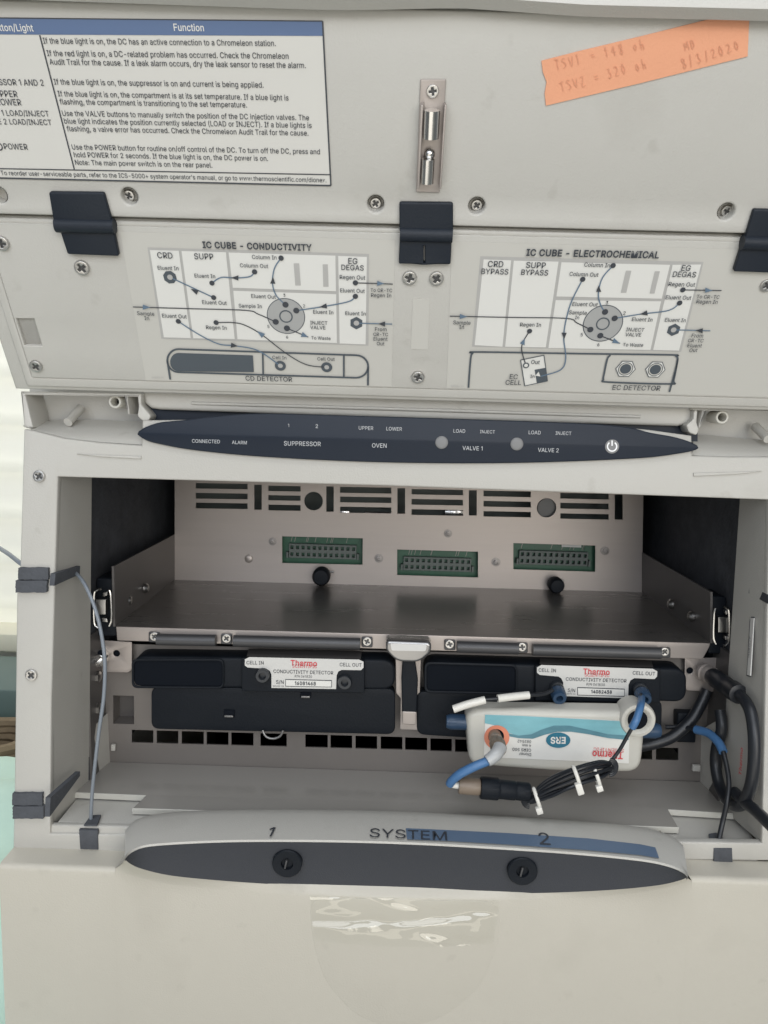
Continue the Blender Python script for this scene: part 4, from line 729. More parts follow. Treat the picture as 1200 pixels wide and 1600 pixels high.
L5 = [([(621, 153), (585, 225), (567, 290), (562, 340), (568, 400), (552, 436), (490, 456)], 1.9, 'blueink'), ([(716, 110), (682, 150), (670, 200), (678, 235), (691, 255)], 1.9, 'blueink'), ([(206, 268), (400, 272), (570, 275), (603, 289), (645, 310)], 1.6, 'ink'),
 ([(924, 227), (890, 250), (800, 262), (721, 275)], 1.9, 'blueink'), ([(934, 186), (1000, 187), (1055, 188)], 1.6, 'ink'), ([(1020, 314), (960, 312), (905, 311)], 1.7, 'blueink'), ([(676, 329), (738, 353)], 1.6, 'ink'), ([(455, 315), (434, 350), (431, 378), (444, 422)], 1.6, 'ink')]
d5 = diagram(z5, [(301, 80), (998, 98), (928, 378), (275, 362)],
 [[(311, 89), (397, 92), (370, 362), (283, 357)], [(405, 93), (545, 96), (505, 364), (378, 362)], [(554, 98), (893, 106), (867, 212), (538, 205)], [(536, 216), (865, 220), (832, 372), (513, 366)], [(901, 106), (990, 105), (921, 374), (840, 372)]],
 [[(755, 124), (772, 124), (756, 193), (739, 193)], [(845, 126), (861, 126), (844, 195), (829, 195)]], ("IC CUBE - ELECTROCHEMICAL", 444, 79, 858, 87), T5,
 [(716, 110, 4.2), (621, 153, 4.2), (934, 186, 4.2), (924, 227, 4.2), (455, 315, 4), (691, 255, 4.8), (721, 275, 4.8), (645, 310, 4.8), (676, 329, 4.8)], L5, rest5)
d5.flat(L, L.uvs([(706, 377), (1245, 392), (1200, 620), (698, 606)]), 0.0002, 'sheet')
d5.build('flow_diagram_label', lidp, 'flow diagram sheet headed ELECTROCHEMICAL')

# --- hinge trough under the lid: back wall, cheeks, ribs, bosses, centre cover
T = front(0.482); Tc = front(0.455)
m = MB(); m.plate(T, [T.uvs([(46, 600), (1272, 630), (1270, 720), (900, 700), (300, 676), (48, 676)])], -0.003, 0.0, 'plastic', 0.0); m.build('trough_back', inst)
def trough(polys):
    m = MB()
    for q, h0, rr_ in polys: m.plate(Tc, [rpoly(Tc.uvs(q), rr_)], h0, 0.0005, 'lidplastic', 0.0007)
    return m.build('hinge_trough', inst)
hous1 = trough([([(33, 611), (39, 613), (52, 668), (44, 669), (38, 664)], -0.024, 0.0004), ([(34, 611.5), (218, 615), (218, 620), (38, 617)], -0.0235, 0.0004), ([(194, 617), (199, 617), (203, 647), (200, 647)], -0.022, 0.0003),
 ([(215, 615), (221, 616), (221, 632), (236, 650), (232, 658), (222, 657), (215, 650), (217, 636)], -0.016, 0.0012)])
hous2 = trough([([(1082, 636), (1279, 640), (1279, 645), (1082, 641)], -0.024, 0.0004), ([(1271, 641), (1279, 641), (1274, 702), (1266, 702)], -0.0235, 0.0004), ([(1098, 640), (1103, 640), (1094, 668), (1091, 668)], -0.022, 0.0003),
 ([(1084, 641), (1090, 641), (1088, 660), (1092, 672), (1088, 680), (1076, 676), (1072, 664), (1083, 655)], -0.016, 0.0012)])
for x, y in ((180, 628), (1128, 652)):
    m = MB(); m.lathe([(0.0024, -0.014), (0.0038, -0.014), (0.0040, 0.0), (0.0036, 0.0006), (0.0026, 0.0006), (0.0024, 0.0), (0.0024, -0.014)], 'white_plastic', onplane(Tc, x, y, -0.006), 24)
    m.disc(Tc, (x, y), 8, 'dark', -0.016, 20); m.build('boss_ring', hous1 if x < 600 else hous2)
for (xa, ya, xb, yb) in ((120, 652, 106, 660), (1186, 680, 1200, 686)):
    m = MB(); a = atY(xa + (6 if xa < 600 else -6), ya - 14, 0.476); b = atY(xb, yb, 0.462); m.tube([a, b], 0.0027, 'plastic', 16, smooth=4); m.build('guide_pin', hous1 if xa < 600 else hous2)
m = MB(); P1 = front(0.460)
cc = [(222, 611), (650, 621), (1088, 636), (1086, 652), (1074, 662), (1060, 666), (650, 654), (250, 640), (236, 638), (226, 630)]
m.plate(P1, [P1.uvs(cc)], -0.012, 0.0, 'plastic', 0.0022, 4)
m.tube([atY(300, 630, .4598), atY(650, 640, .4592), atY(1000, 651, .4598)], 0.0010, 'plastic', 10, 8)
m.build('hinge_cover', inst)
m = MB(); P3 = front(0.466)
m.plate(P3, [P3.uvs([(226, 628), (1090, 652), (1090, 690), (226, 668)])], -0.002, 0.0, 'lens'); m.build('slot_backing', inst)

# --- bay side walls (light plastic), between bezel plane and the dark insulated box
Y1 = 0.502
Lf = [(90, 740), (86, 890), (80, 1100), (76, 1303)]; Lb = [(143.5, 735), (141.5, 890), (140.5, 1100), (139, 1225)]
Rf = [(1203, 776), (1198, 1000), (1191, 1318)]; Rb = [(1157, 765), (1137, 1010), (1131, 1130), (1124, 1260)]
def wallsheet(fr, bk, Yb, mt, th):
    m = MB(); A = [atY(x, y, YB + 0.001) for x, y in fr]; Bk = [atY(x, y, Yb) for x, y in bk]
    A = [A[0], A[-1]]; Bk = [Bk[0], Bk[-1]]
    d = Vector((th, 0, 0))
    m.quad(A[0], A[1], Bk[1], Bk[0], mt); m.quad(Bk[0], Bk[1], Bk[1] + d, Bk[0] + d, mt); m.quad(A[0] + d, Bk[0] + d, Bk[1] + d, A[1] + d, mt)
    return m
wl = wallsheet(Lf, Lb, Y1, 'plastic', -0.003).build('bay_side_wall', inst)
m = wallsheet(Rf, Rb, Y1, 'plastic', 0.003)
pA = atY(1198, 1000, YB); pB = atY(1137, 1010, Y1)
RW = Plane((pB + pA) / 2, (pA - pB), (0, 0, 1)) ; RW = Plane((pB + pA) / 2, (pA - pB).normalized(), (0, 0, 1))
sgn = 1 if RW.n.x < 0 else -1
zr = zz(3.2, 1000, 860)
def onwall(pts, h, mt):
    c_ = [RW.uv(*p, sgn * h) for p in pts]; m.plate(RW, [c_], min(sgn * h, sgn * (h - 0.0006)), max(sgn * h, sgn * (h - 0.0006)), mt)
onwall([zr(547, 175), zr(640, 222), zr(640, 268), zr(543, 214)], 0.0022, 'trim')
onwall([zr(549, 330), zr(571, 333), zr(553, 633), zr(532, 628)], 0.0022, 'ink'); onwall([zr(552, 337), zr(568.5, 339), zr(551, 627), zr(535, 622)], 0.0026, 'tag')
m.text(RW, "14081279", zr(545, 540), zr(553, 435), 'ink', sgn * 0.0030)
m.text(RW, "Thermo", zr(506, 1130), zr(514, 990), 'redink', sgn * 0.0024, bold=0.02)
m.text(RW, "SCIENTIFIC", zr(524, 985), zr(526, 860), 'greyprint', sgn * 0.0024)
wr = m.build('bay_side_wall', inst)
# lower skirts continuing back to the lower panel
YLP = 0.530
m = MB()
a = [atY(140.5, 1141, Y1), atY(139, 1225, Y1), atY(172, 1192, YLP), atY(168, 1114, YLP)]
m.quad(*a, 'plastic'); m.build('bay_skirt', inst); m = MB()
a = [atY(1130, 1120, Y1 - 0.001), atY(1124, 1260, Y1), atY(1094, 1222, YLP), atY(1096, 1140, YLP)]
m.quad(*a, 'plastic'); m.build('bay_skirt', inst)
# foam cushions in the notches of the left post
def foamblock(x0, y0, x1, y1, h0, h1, name='foam_seal'):
    m = MB(); q = B.uvs([(x0, y0), (x1, y0), (x1, y1), (x0, y1)])
    N = 10; loop = []
    for i in range(4):
        a_, b_ = q[i], q[(i + 1) % 4]
        for k in range(N):
            p = a_.lerp(b_, k / N); loop.append(p + Vector((random.uniform(-1, 1), random.uniform(-1, 1))) * 0.00022)
    m.plate(B, [loop], h0, h1, 'foam', 0.0); return m.build(name, bezel)
foamblock(31.5, 886, 78, 904.5, -0.006, 0.0024); foamblock(28, 905.5, 76.5, 924, -0.006, 0.0030)
foamblock(22, 1237, 68.5, 1255.5, -0.006, 0.0024); foamblock(23.5, 1256.5, 71, 1275.5, -0.006, 0.0030)
WLp = Plane((atY(86, 890, YB) + atY(141.5, 890, Y1)) / 2, atY(141.5, 890, Y1) - atY(86, 890, YB), (0, 0, 1))
sl = 1 if WLp.n.x > 0 else -1
m = MB(); m.plate(WLp, [WLp.uvs([(79, 896), (118, 884), (117.5, 897), (77, 915)])] , min(0, sl * 0.003), max(0, sl * 0.003), 'foam'); m.build('foam_strip', wl)
m = MB(); m.plate(WLp, [WLp.uvs([(71, 1246), (118, 1205), (118, 1212), (70, 1276)])], min(0, sl * 0.003), max(0, sl * 0.003), 'foam'); m.build('foam_strip', wl)

# --- dark insulated box
Xl = atY(33, 900, YB).x + 0.003; Xr = atY(1268, 1000, YB).x - 0.003
xl = atY(141.5, 890, Y1).x - 0.004; xr = atY(1137, 1010, Y1).x + 0.006
zt = atY(600, 757, Y1).z + 0.02
zfl = atY(173, 1200, 0.53).z
m = MB()
m.box((xl - 0.004, Y1 - 0.001, zfl), (xl, 0.74, zt), 'foamwall'); m.box((xr, Y1 - 0.001, zfl), (xr + 0.004, 0.74, zt), 'foamwall')
m.box((xl - 0.004, Y1, zt), (xr + 0.004, 0.74, zt + 0.004), 'foamwall'); m.box((xl - 0.004, 0.74, zfl), (xr + 0.004, 0.744, zt + 0.004), 'foamwall')
m.box((Xl + 0.005, YB + 0.007, zt + 0.0045), (Xr - 0.005, Y1 + 0.02, zt + 0.0065), 'foamwall')
m.build('insulated_box', inst)
# outer casing
m = MB()
m.box((Xl, YB + 0.0065, BENCH + 0.012), (Xl + 0.004, 0.93, CAM.z - 0.021), 'plastic', 0.001); m.box((Xr - 0.004, YB + 0.0065, BENCH + 0.012), (Xr, 0.93, CAM.z - 0.03), 'plastic', 0.001)
m.box((Xl, 0.93, BENCH + 0.012), (Xr, 0.934, CAM.z - 0.02), 'plastic', 0.001)
m.box((Xl, YB + 0.04, CAM.z - 0.026), (Xr, 0.93, CAM.z - 0.023), 'plastic', 0.001)
m.box((Xl, YB + 0.02, BENCH + 0.012), (Xr, 0.93, BENCH + 0.016), 'plastic', 0.001)
m.build('casing', inst)
for fx in (Xl + 0.03, Xr - 0.03):
    for fy in (YB + 0.04, 0.88):
        MB().lathe([(0.012, 0), (0.014, 0.0122), ], 'rubber', Matrix.Translation((fx, fy, BENCH))).build('foot', inst)

# --- shelf tray with back panel
YS, YP = 0.515, 0.658
SF = front(YS); BP = front(YP)
fl_, fr_ = atY(180, 979, YS), atY(1110, 1005, YS); bl_, br_ = atY(273, 906, YP), atY(1003, 925, YP)
zsh = (fl_.z + fr_.z + bl_.z + br_.z) / 4
m = MB(); xa, xb = (fl_.x + bl_.x) / 2, (fr_.x + br_.x) / 2
fl_ = Vector((fl_.x, YS, fl_.z)); 
m.quad(fl_, fr_, br_, bl_, 'darksteel'); dn = Vector((0, 0, -0.0015))
m.quad(fl_ + dn, bl_ + dn, br_ + dn, fr_ + dn, 'darksteel')
shelf = m.build('shelf_floor', inst)
m = MB()
lt, lb = atY(178, 885, YS), atY(273, 835, YP)
th = Vector((-0.0015, 0, 0))
m.add([fl_, bl_, lb, lt, fl_ + th, bl_ + th, lb + th, lt + th], [(0, 1, 2, 3), (7, 6, 5, 4), (0, 3, 7, 4), (3, 2, 6, 7), (1, 0, 4, 5)], 'sidesteel')
m.build('shelf_side', inst)
m = MB(); rt, rb = atY(1110, 925, YS), atY(1003, 863, YP)
m.add([fr_, br_, rb, rt, fr_ - th, br_ - th, rb - th, rt - th], [(3, 2, 1, 0), (4, 5, 6, 7), (4, 7, 3, 0), (7, 6, 2, 3), (5, 4, 0, 1)], 'sidesteel')
m.build('shelf_side', inst)
for (x, y, Yd) in ((200, 938, 0.545), (227, 919, 0.575)):
    MB().lathe([(0.0038, -0.0006), (0.0038, 0.001), (0.0024, 0.0025), (0, 0.0028)], 'screw', Matrix.Translation(atY(x, y, Yd)) @ Matrix.Rotation(R(90), 4, 'Y'), 14).build('rivet', inst)
for (x, y, Yd) in ((1049, 944, 0.575), (1081, 963, 0.545)):
    MB().lathe([(0.0038, -0.0006), (0.0038, 0.001), (0.0024, 0.0025), (0, 0.0028)], 'screw', Matrix.Translation(atY(x, y, Yd)) @ Matrix.Rotation(R(-90), 4, 'Y'), 14).build('rivet', inst)
# front lip of the shelf
m = MB(); m.plate(SF, [SF.uvs([(181, 979), (1110, 1005), (1108, 1012), (1098, 1030), (183, 1001)])], -0.0012, 0.0, 'steel', 0.0005)
lip = m.build('shelf_lip', inst)
za = zz(2.308, 120, 960); zb = zz(2.0, 600, 960)
for (p, q) in ((za(290, 90), za(502, 94)), (za(566, 95), za(1022, 106)), (zb(228, 101), zb(420, 107)), (zb(464, 110), zb(864, 121))):
    m = MB(); m.tube([atY(*p, YS - 0.004), atY(*q, YS - 0.004)], 0.0040, 'rod', 16, smooth=4); m.build('lip_rod', lip)
for (x, y) in (za(281, 78), za(541, 85), za(1047, 96), zb(205, 92), zb(431, 101), zb(876, 116)):
    m = MB(); m.plate(SF, [rpoly(SF.uvs([(x - 8.5, y - 7.5), (x + 8.5, y - 7), (x + 8.5, y + 9), (x - 8.5, y + 8.5)]), 0.0012)], 0.0, 0.0018, 'rod', 0.0005); m.build('lip_bracket', lip)
    screw(SF, x, y, 6.8, lip, 0.0018)
# back panel with its vents and openings
z1 = zz(2.222, 120, 720); z2 = zz(2.0, 600, 720)
holes = []
def rows(z, x0, x1, ys, sl):
    for ya, yb in ys: holes.append([z(x0, ya), z(x1, ya + sl), z(x1, yb + sl), z(x0, yb)])
rows(z1, 413, 593, ((77, 96), (111, 131), (145, 165)), 3); rows(z1, 665, 777, ((86, 105), (119, 137), (152, 172)), 2); rows(z1, 914, 1092, ((90, 111), (124, 144), (159, 180)), 3)
rows(z2, 86, 247, ((88, 105), (119, 137), (151, 169)), 3); rows(z2, 311, 459, ((93, 111), (125, 143), (157, 174)), 3); rows(z2, 551, 702, ((100, 118), (131, 149), (164, 181)), 3)
for z, x0, y0, x1, y1 in ((z1, 616, 83, 642, 170), (z1, 866, 89, 892, 177), (z1, 1113, 95, 1140, 184), (z2, 265, 92, 290, 171), (z2, 721, 105, 746, 184)):
    holes.append([z(x0, y0), z(x1, y0), z(x1, y1), z(x0, y1)])
con = [[z1(713, 262), z1(993, 269), z1(992, 361), z1(713, 355)], [z2(41, 277), z2(294, 284), z2(294, 365), z2(41, 357)], [z2(404, 257), z2(661, 265), z2(660, 347), z2(404, 339)]]
lo = [BP.uvs(h) for h in holes] + [BP.uvs(h) for h in con] + [circ(BP.uv(*z1(822, 140)), 0.0081), circ(BP.uv(*z2(508, 147)), 0.0084)]
m = MB(); tl = BP.uvs([(273, 700), (1006, 720), (1003, 926), (273, 906)])
m.plate(BP, [tl] + lo, -0.0014, 0.0, 'steel')
bp = m.build('back_panel', inst)
for i, c in enumerate(con):
    m = MB(); q = BP.uvs(c); cx = sum(p.x for p in q) / 4; cy = sum(p.y for p in q) / 4; wv = (q[1] - q[0]).length; hv = (q[0] - q[3]).length
    m.plate(BP, [[(cx - wv * .56, cy - hv * .62), (cx + wv * .56, cy - hv * .62), (cx + wv * .56, cy + hv * .62), (cx - wv * .56, cy + hv * .62)]], -0.010, -0.008, 'pcb')
    fx = (0.10, 0.09, 0.10)[i]
    x0, x1, y0, y1 = cx - wv * .42, cx + wv * .42, cy - hv * .32, cy + hv * .20
    pins = []
    for k in range(12):
        for j in range(2):
            ux = x0 + (x1 - x0) * (k + .5) / 12; uy = y0 + (y1 - y0) * (j + .5) / 2; s_ = (x1 - x0) / 12 * .27
            pins.append([(ux - s_, uy - s_ * 1.2), (ux + s_, uy - s_ * 1.2), (ux + s_, uy + s_ * 1.2), (ux - s_, uy + s_ * 1.2)])
    m.plate(BP, [[(x0, y0), (x1, y0), (x1, y1), (x0, y1)]] + pins, -0.008, -0.003, 'connector')
    for sx in (x0 - .0022, x1 + .0006): m.plate(BP, [[(sx, y0), (sx + .0016, y0), (sx + .0016, y0 + .005), (sx, y0 + .005)]], -0.008, -0.002, 'connector')
    random.seed(i + 3)
    for k in range(9):
        ux = random.uniform(x0, x1); m.flat(BP, [(ux, y1 + .001), (ux + .0005, y1 + .001), (ux + .0016, y1 + .0055), (ux + .0011, y1 + .0055)], -0.0078, 'tray')
    if i == 2: m.plate(BP, [BP.uvs([z2(560, 261), z2(622, 263), z2(622, 275), z2(560, 273)])], -0.0075, -0.006, 'tag')
    m.build('backplane_connector', bp)
for z, x, y, r in ((z1, 853, 392, 0.0076), (z2, 530, 380, 0.0066)):
    m = MB(); m.lathe([(r * .55, 0), (r * .55, .004), (r, .005), (r * 1.02, .013), (r * .8, .016), (0, .0165)], 'black', onplane(BP, *z(x, y), 0.0), 24)
    ux, uy = z(x + (40 if z is z1 else 32), y - 6); a = atY(*z(x + 20, y - 6), YP - 0.003); b = atY(ux, uy, YP - 0.003); m.tube([a, b], 0.0007, 'screw', 8, 3); m.build('clamp_knob', bp)
for z, x, y, r in ((z1, 680, 280, 6.3), (z1, 1049, 338, 7), (z2, 200, 227, 6.4), (z2, 350, 316, 7), (z2, 690, 281, 7)):
    p = z(x, y); m = MB(); rr = r / F * YP
    m.lathe([(rr, 0), (rr, .0008), (rr * .55, .0009), (rr * .55, .003), (rr * .25, .0032), (rr * .25, .0022), (0, .002)], 'nut', onplane(BP, *p, 0.0), 20); m.build('stud_nut', bp)
m = MB(); m.lathe([(0.0037, 0), (0.0030, .0006), (0, .0008)], 'steel', onplane(BP, *z1(597, 340), 0.0), 20); m.build('pressed_dimple', bp)
# what shows through the vents: blower housing and clamps
m = MB()
m.box(atY(300, 775, 0.70) + Vector((0, 0, .03)), atY(960, 830, 0.72), 'connector')
m.build('blower_housing', inst)
for (x, y, wd) in ((520, 797, 26), (695, 796, 30), (570, 800, 60)):
    p = atY(x, y, 0.69); q = atY(x + wd, y + 16, 0.69); MB().box(p, q + Vector((0, 0.006, 0)), 'chrome' if wd < 50 else 'steel', 0.0008).build('hose_clamp', inst)
o = MB().lathe([(0.0085, 0), (0.0085, 0.003)], 'button', onplane(BP, *z2(508, 147), -0.008), 24).build('vent_plug', bp)

# slide catches either side of the shelf
for (x0, x1, s_) in ((145, 177, 1), (1112, 1141, -1)):
    yy = 948 if s_ > 0 else 976
    C_ = front(YS - 0.002); m = MB()
    m.plate(C_, [rpoly(C_.uvs([(x0, yy - 42), (x1, yy - 40), (x1, yy + 50), (x0, yy + 50)]), 0.002)], -0.03, -0.006, 'black', 0.001)
    sl_ = m.build('slide_rail', inst)
    xi, xo = (x1 - 4, x0 + 2) if s_ > 0 else (x0 + 4, x1 - 2)
    m = MB()
    m.tube([atY(xi - s_ * 18, yy - 27, YS - 0.004), atY(xi - s_ * 2, yy - 26, YS - .004), atY(xi, yy - 16, YS - .004), atY(xi + s_ * 1, yy + 18, YS - .004), atY(xi - s_ * 3, yy + 30, YS - .004)][1:], 0.0009, 'chrome', 8, 6)
    m.tube([atY(xi - s_ * 14, yy - 28, YS - .004), atY(xo + s_ * 4, yy - 26, YS - .004), atY(xo, yy - 18, YS - .004), atY(xo, yy + 22, YS - .004), atY(xo + s_ * 5, yy + 32, YS - .004), atY(xi - s_ * 14, yy + 33, YS - .004)], 0.0009, 'chrome', 8, 6)
    m.build('wire_spring', sl_)
    m = MB(); cx = (x0 + x1) / 2 - s_ * 3
    m.plate(C_, [rpoly(C_.uvs([(cx - 8, yy - 12), (cx + 8, yy - 12), (cx + 8, yy + 12), (cx - 8, yy + 12)]), 0.0006)], -0.004, 0.001, 'screw', 0.0005)
    m.plate(C_, [rpoly(C_.uvs([(cx + 3, yy - 22), (cx + 11, yy - 24), (cx + 10, yy - 18), (cx + 4, yy - 16)]), 0.0004)], -0.003, 0.001, 'screw', 0.0003)
    m.plate(C_, [rpoly(C_.uvs([(cx + 2, yy + 17), (cx + 10, yy + 18), (cx + 11, yy + 24), (cx + 3, yy + 23)]), 0.0004)], -0.003, 0.001, 'screw', 0.0003)
    m.build('catch_plate', sl_)

# latch handle in the middle of the shelf lip and its lever
m = MB(); Q = front(YS - 0.006)
outer_ = rpoly(Q.uvs([(603, 994), (673, 997), (673, 1012), (655, 1028), (620, 1027), (603, 1010)]), 0.006, 8)
inn_ = rpoly(Q.uvs([(610, 998), (666, 1000), (664, 1010), (612, 1009)]), 0.001, 3)
m.plate(Q, [outer_], -0.006, 0.010, 'handle', 0.002, 3)
m.plate(Q, [inn_], 0.010, 0.0106, 'tag')
latch = m.build('latch_handle', inst)
m = MB(); Ql = front(YS - 0.004); m.plate(Ql, [rpoly(Ql.uvs([(629, 1026), (648, 1027), (653, 1060), (651, 1112), (628, 1111), (627, 1060)]), 0.0012)], -0.003, 0.0025, 'black', 0.001)
m.build('latch_lever', inst)
m = MB(); Q2 = front(YS - 0.004); m.plate(Q2, [rpoly(Q2.uvs([(629, 1109), (650, 1110), (650, 1130), (629, 1129)]), 0.0008)], 0, 0.003, 'steel', 0.0005); m.build('lever_tip', inst)
m = MB(); Ql = front(YS + .001); m.plate(Ql, [rpoly(Ql.uvs([(618, 1022), (658, 1024), (656, 1082), (650, 1090), (653, 1140), (625, 1139), (626, 1090), (619, 1082)]), 0.001)], 0, 0.0012, 'steel', 0.0004); m.build('latch_strip', inst)

# --- lower panel with slots
LP = front(YLP)
sl_holes = []
for (x0, x1) in ((198, 276), (288, 366), (378, 458), (468, 547), (557, 637), (662, 757), (824, 905), (915, 993), (1005, 1083), (1096, 1174)):
    y0 = 416 + (x0 - 198) * .0265
    sl_holes.append([za(x0, y0), za(x1, y0 + 2), za(x1, y0 + 48), za(x0, y0 + 46)])
for (x0, x1) in ((-20, 55), (66, 135), (145, 212), (222, 290), (300, 360), (370, 430), (440, 500), (510, 570), (580, 640), (650, 710), (720, 780), (790, 838), (850, 920)):
    if x0 > 50: 
        y0 = 384 + (x0 - 66) * .040; sl_holes.append([zb(x0, y0), zb(x1, y0 + 2), zb(x1, y0 + 41), zb(x0, y0 + 39)])
def bigpx(): return
win1 = [za(210, 100), za(1150, 120), za(1150, 380), za(300, 380), za(270, 340), za(205, 300)]
m = MB()
out_ = [(150, 1000), (1130, 1030), (1096, 1222), (172, 1193)]
out_ = [(146, 1005), (1132, 1030), (1132, 1100), (1098, 1221), (172, 1193), (146, 1110)]
lo = [LP.uvs(h) for h in sl_holes]
sq = [za(130, 292), za(205, 294), za(206, 396), za(130, 394)]
m.plate(LP, [LP.uvs(out_), LP.uvs([(x + .5, y) for x, y in sq])] + lo, -0.0014, 0.0, 'lowsteel')
lpo = m.build('lower_panel', inst)
m = MB(); q = [atY(*p, YLP) for p in sq]; d = Vector((0.0, 0.014, 0))
m.quad(q[0], q[0] + d, q[3] + d, q[3], 'lowsteel'); m.quad(q[3], q[3] + d, q[2] + d, q[2], 'lowsteel'); m.quad(q[0] + d, q[1] + d, q[2] + d, q[3] + d, 'sidesteel'); m.build('panel_pocket', lpo)
# brackets in the upper corners of the lower bay, with threaded sockets
for (xs, hx, bx, s_, yo) in ((146, (182, 1021), (150, 1020), 1, 0), (1130, (1078, 1048), (1110, 1046), -1, 26)):
    m = MB(); K = front(YLP - 0.006)
    if s_ > 0: q = [(146, 1000), (206, 1003), (206, 1046), (200, 1051), (146, 1050)]
    else: q = [(1070, 1028), (1134, 1028), (1134, 1082), (1074, 1079), (1070, 1074)]
    m.plate(K, [rpoly(K.uvs(q), 0.001), circ(K.uv(*hx), 0.0024)], -0.001, 0.0, 'steel', 0.0003); m.plate(K, [circ(K.uv(*hx), 0.003)], -0.003, -0.002, 'dark')
    br = m.build('corner_bracket', inst)
    if s_ > 0:
        m = MB(); mt = onplane(K, 160, 1023, 0.0)
        m.lathe([(0.0058, 0), (0.0058, .003)], 'screw', mt @ Matrix.Rotation(.2, 4, 'Z'), 6)
        m.lathe([(0.0042, .003), (0.0045, .012), (0.0040, .0125), (0.0030, .0125), (0.0030, .004)], 'chrome', onplane(K, 164, 1024, 0.0), 24)
        m.disc(K, (159, 1022), 7, 'dark', 0.010, 20); m.build('threaded_socket', br)
# side wall strip of the lower bay (dark rail with bolts)
m = MB(); xq = atY(142, 1050, Y1).x
m.box((xq - 0.0035, Y1, zfl), (xq - 0.001, YLP, fl_.z - 0.004), 'sidesteel'); side = m.build('lower_side_rail', inst)
for y in (1057, 1107):
    m = MB(); p = atY(153, y, 0.515); m.lathe([(0.0040, 0), (0.0040, .002), (0.0022, .003), (0, .003)], 'screw', Matrix.Translation((xq - 0.001, p.y, p.z)) @ Matrix.Rotation(R(90), 4, 'Y'), 6); m.build('bolt', side)
xq2 = atY(1133, 1100, Y1).x
MB().box((xq2 + 0.001, Y1, zfl), (xq2 + 0.0035, YLP, fr_.z - 0.004), 'sidesteel').build('lower_side_rail', inst)
# little clips at the ends of the drip tray
for (x, y) in ((176, 1167), (1086, 1199)):
    MB().box(atY(x - 3, y - 3, YLP - 0.004), atY(x + 6, y + 4, YLP - 0.001), 'plastic', 0.0006).build('tray_clip', inst)

# --- drip tray and sill
ZT = atY(173, 1190, YLP).z - CAM.z; ZSF = atY(130, 1289, 0.452).z - CAM.z - 0.0006
m = MB()
tr = [(173, 1190), (1096, 1220), (1150, 1262), (1155, 1272), (1044, 1265), (1060, 1293), (600, 1275), (207, 1263), (228, 1243), (110, 1238), (142, 1200)]
Tz = Plane(CAM + Vector((0, 0, ZT)), (1, 0, 0), (0, 1, 0))
q = Tz.uvs(tr); q[0].y = q[1].y = YLP - 0.0004
tray_loop = [q[0], q[10], q[9], q[8], q[7], q[6], q[5], q[4], q[3], q[2], q[1]]
m.plate(Tz, [tray_loop], -0.0032, 0.0, 'tray', 0.0004)
tray = m.build('drip_tray', inst)
# white cut edge of the tray
m = MB()
for a, b in ((9, 8), (7, 6), (6, 5), (4, 3)):
    A, Bq = q[a], q[b]; d = (Bq - A).normalized(); nrm = Vector((d.y, -d.x))
    if nrm.y > 0: nrm = -nrm
    m.add([Tz.pt(A.x, A.y, 0.0002), Tz.pt(Bq.x, Bq.y, 0.0002), Tz.pt(*(Bq + nrm * .0006), -0.0002), Tz.pt(*(A + nrm * .0006), -0.0002), Tz.pt(*(Bq + nrm * .0006), -0.0036), Tz.pt(*(A + nrm * .0006), -0.0036)], [(0, 1, 2, 3), (3, 2, 4, 5)], 'white_plastic')
m.build('tray_edge', tray)
m = MB(); m.box((Xl + 0.012, YB + 0.006, CAM.z + ZSF - 0.003), (Xr - 0.012, YLP - 0.004, CAM.z + ZSF), 'plastic', 0.0005); m.build('sill_floor', inst)
m = MB(); E = front(0.4520)
m.plate(E, [E.uvs([(78, 1289), (600, 1300), (1186, 1323), (1184, 1356), (600, 1345), (76, 1372)])], -0.004, 0.0, 'plastic', 0.001); sill = m.build('front_sill', inst)
# foam blocks on the sill with the tubes pressed in
for q in ([(126, 1293), (155, 1294), (156, 1324), (128, 1323)], [(1113, 1322), (1141, 1322), (1142, 1345), (1112, 1344)]):
    m = MB(); m.plate(E, [E.uvs(q)], 0.0, 0.003, 'foam', 0.0006)
    sx = 1 if q[0][0] < 600 else -1
    p0 = [atY(q[0][0], q[0][1], 0.449), atY(q[1][0], q[1][1], 0.449)]; x_, y_ = q[0]
    t_ = [(x_ + 5, y_ - 2), (x_ + 26, y_ - 2), (x_ + 32, y_ - 18), (x_ + 16, y_ - 17)] if sx > 0 else [(x_ - 3, y_ - 2), (x_ + 27, y_ - 2), (x_ + 6, y_ - 19), (x_ - 6, y_ - 17)]
    Fz = Plane(CAM + Vector((0, 0, ZSF + 0.0008)), (1, 0, 0), (0, 1, 0))
    m.plate(Fz, [Fz.uvs(t_)], 0.0, 0.001, 'foam'); m.build('foam_block', sill)

# --- lower fascia bulge: pale top with SYSTEM lettering and dark face
ZB_ = atY(600, 1315.5, 0.4285).z - CAM.z; ZD = atY(10, 1321, 0.4515).z - CAM.z
def interp(curve, x):
    for (x0, y0), (x1, y1) in zip(curve, curve[1:]):
        if x0 <= x <= x1: return y0 + (y1 - y0) * (x - x0) / (x1 - x0)
    return curve[0][1] if x < curve[0][0] else curve[-1][1]
rear = smoothcurve([(196, 1292), (214, 1275), (252, 1266), (327, 1261), (452, 1260), (600, 1262), (800, 1271), (920, 1279), (1000, 1287), (1045, 1299), (1066, 1314)])
ftop = smoothcurve([(195, 1340), (202, 1331), (220, 1322), (252, 1317.5), (327, 1313.5), (410, 1312), (535, 1313), (660, 1317), (800, 1325), (900, 1332), (1000, 1342), (1045, 1351), (1068, 1361), (1075, 1369)])
fbot = smoothcurve([(195, 1342), (204, 1349), (222, 1356), (264, 1365), (327, 1371), (410, 1376.5), (514, 1382), (660, 1387), (750, 1391), (850, 1391), (950, 1387.5), (1025, 1381.5), (1060, 1375), (1075, 1370)])
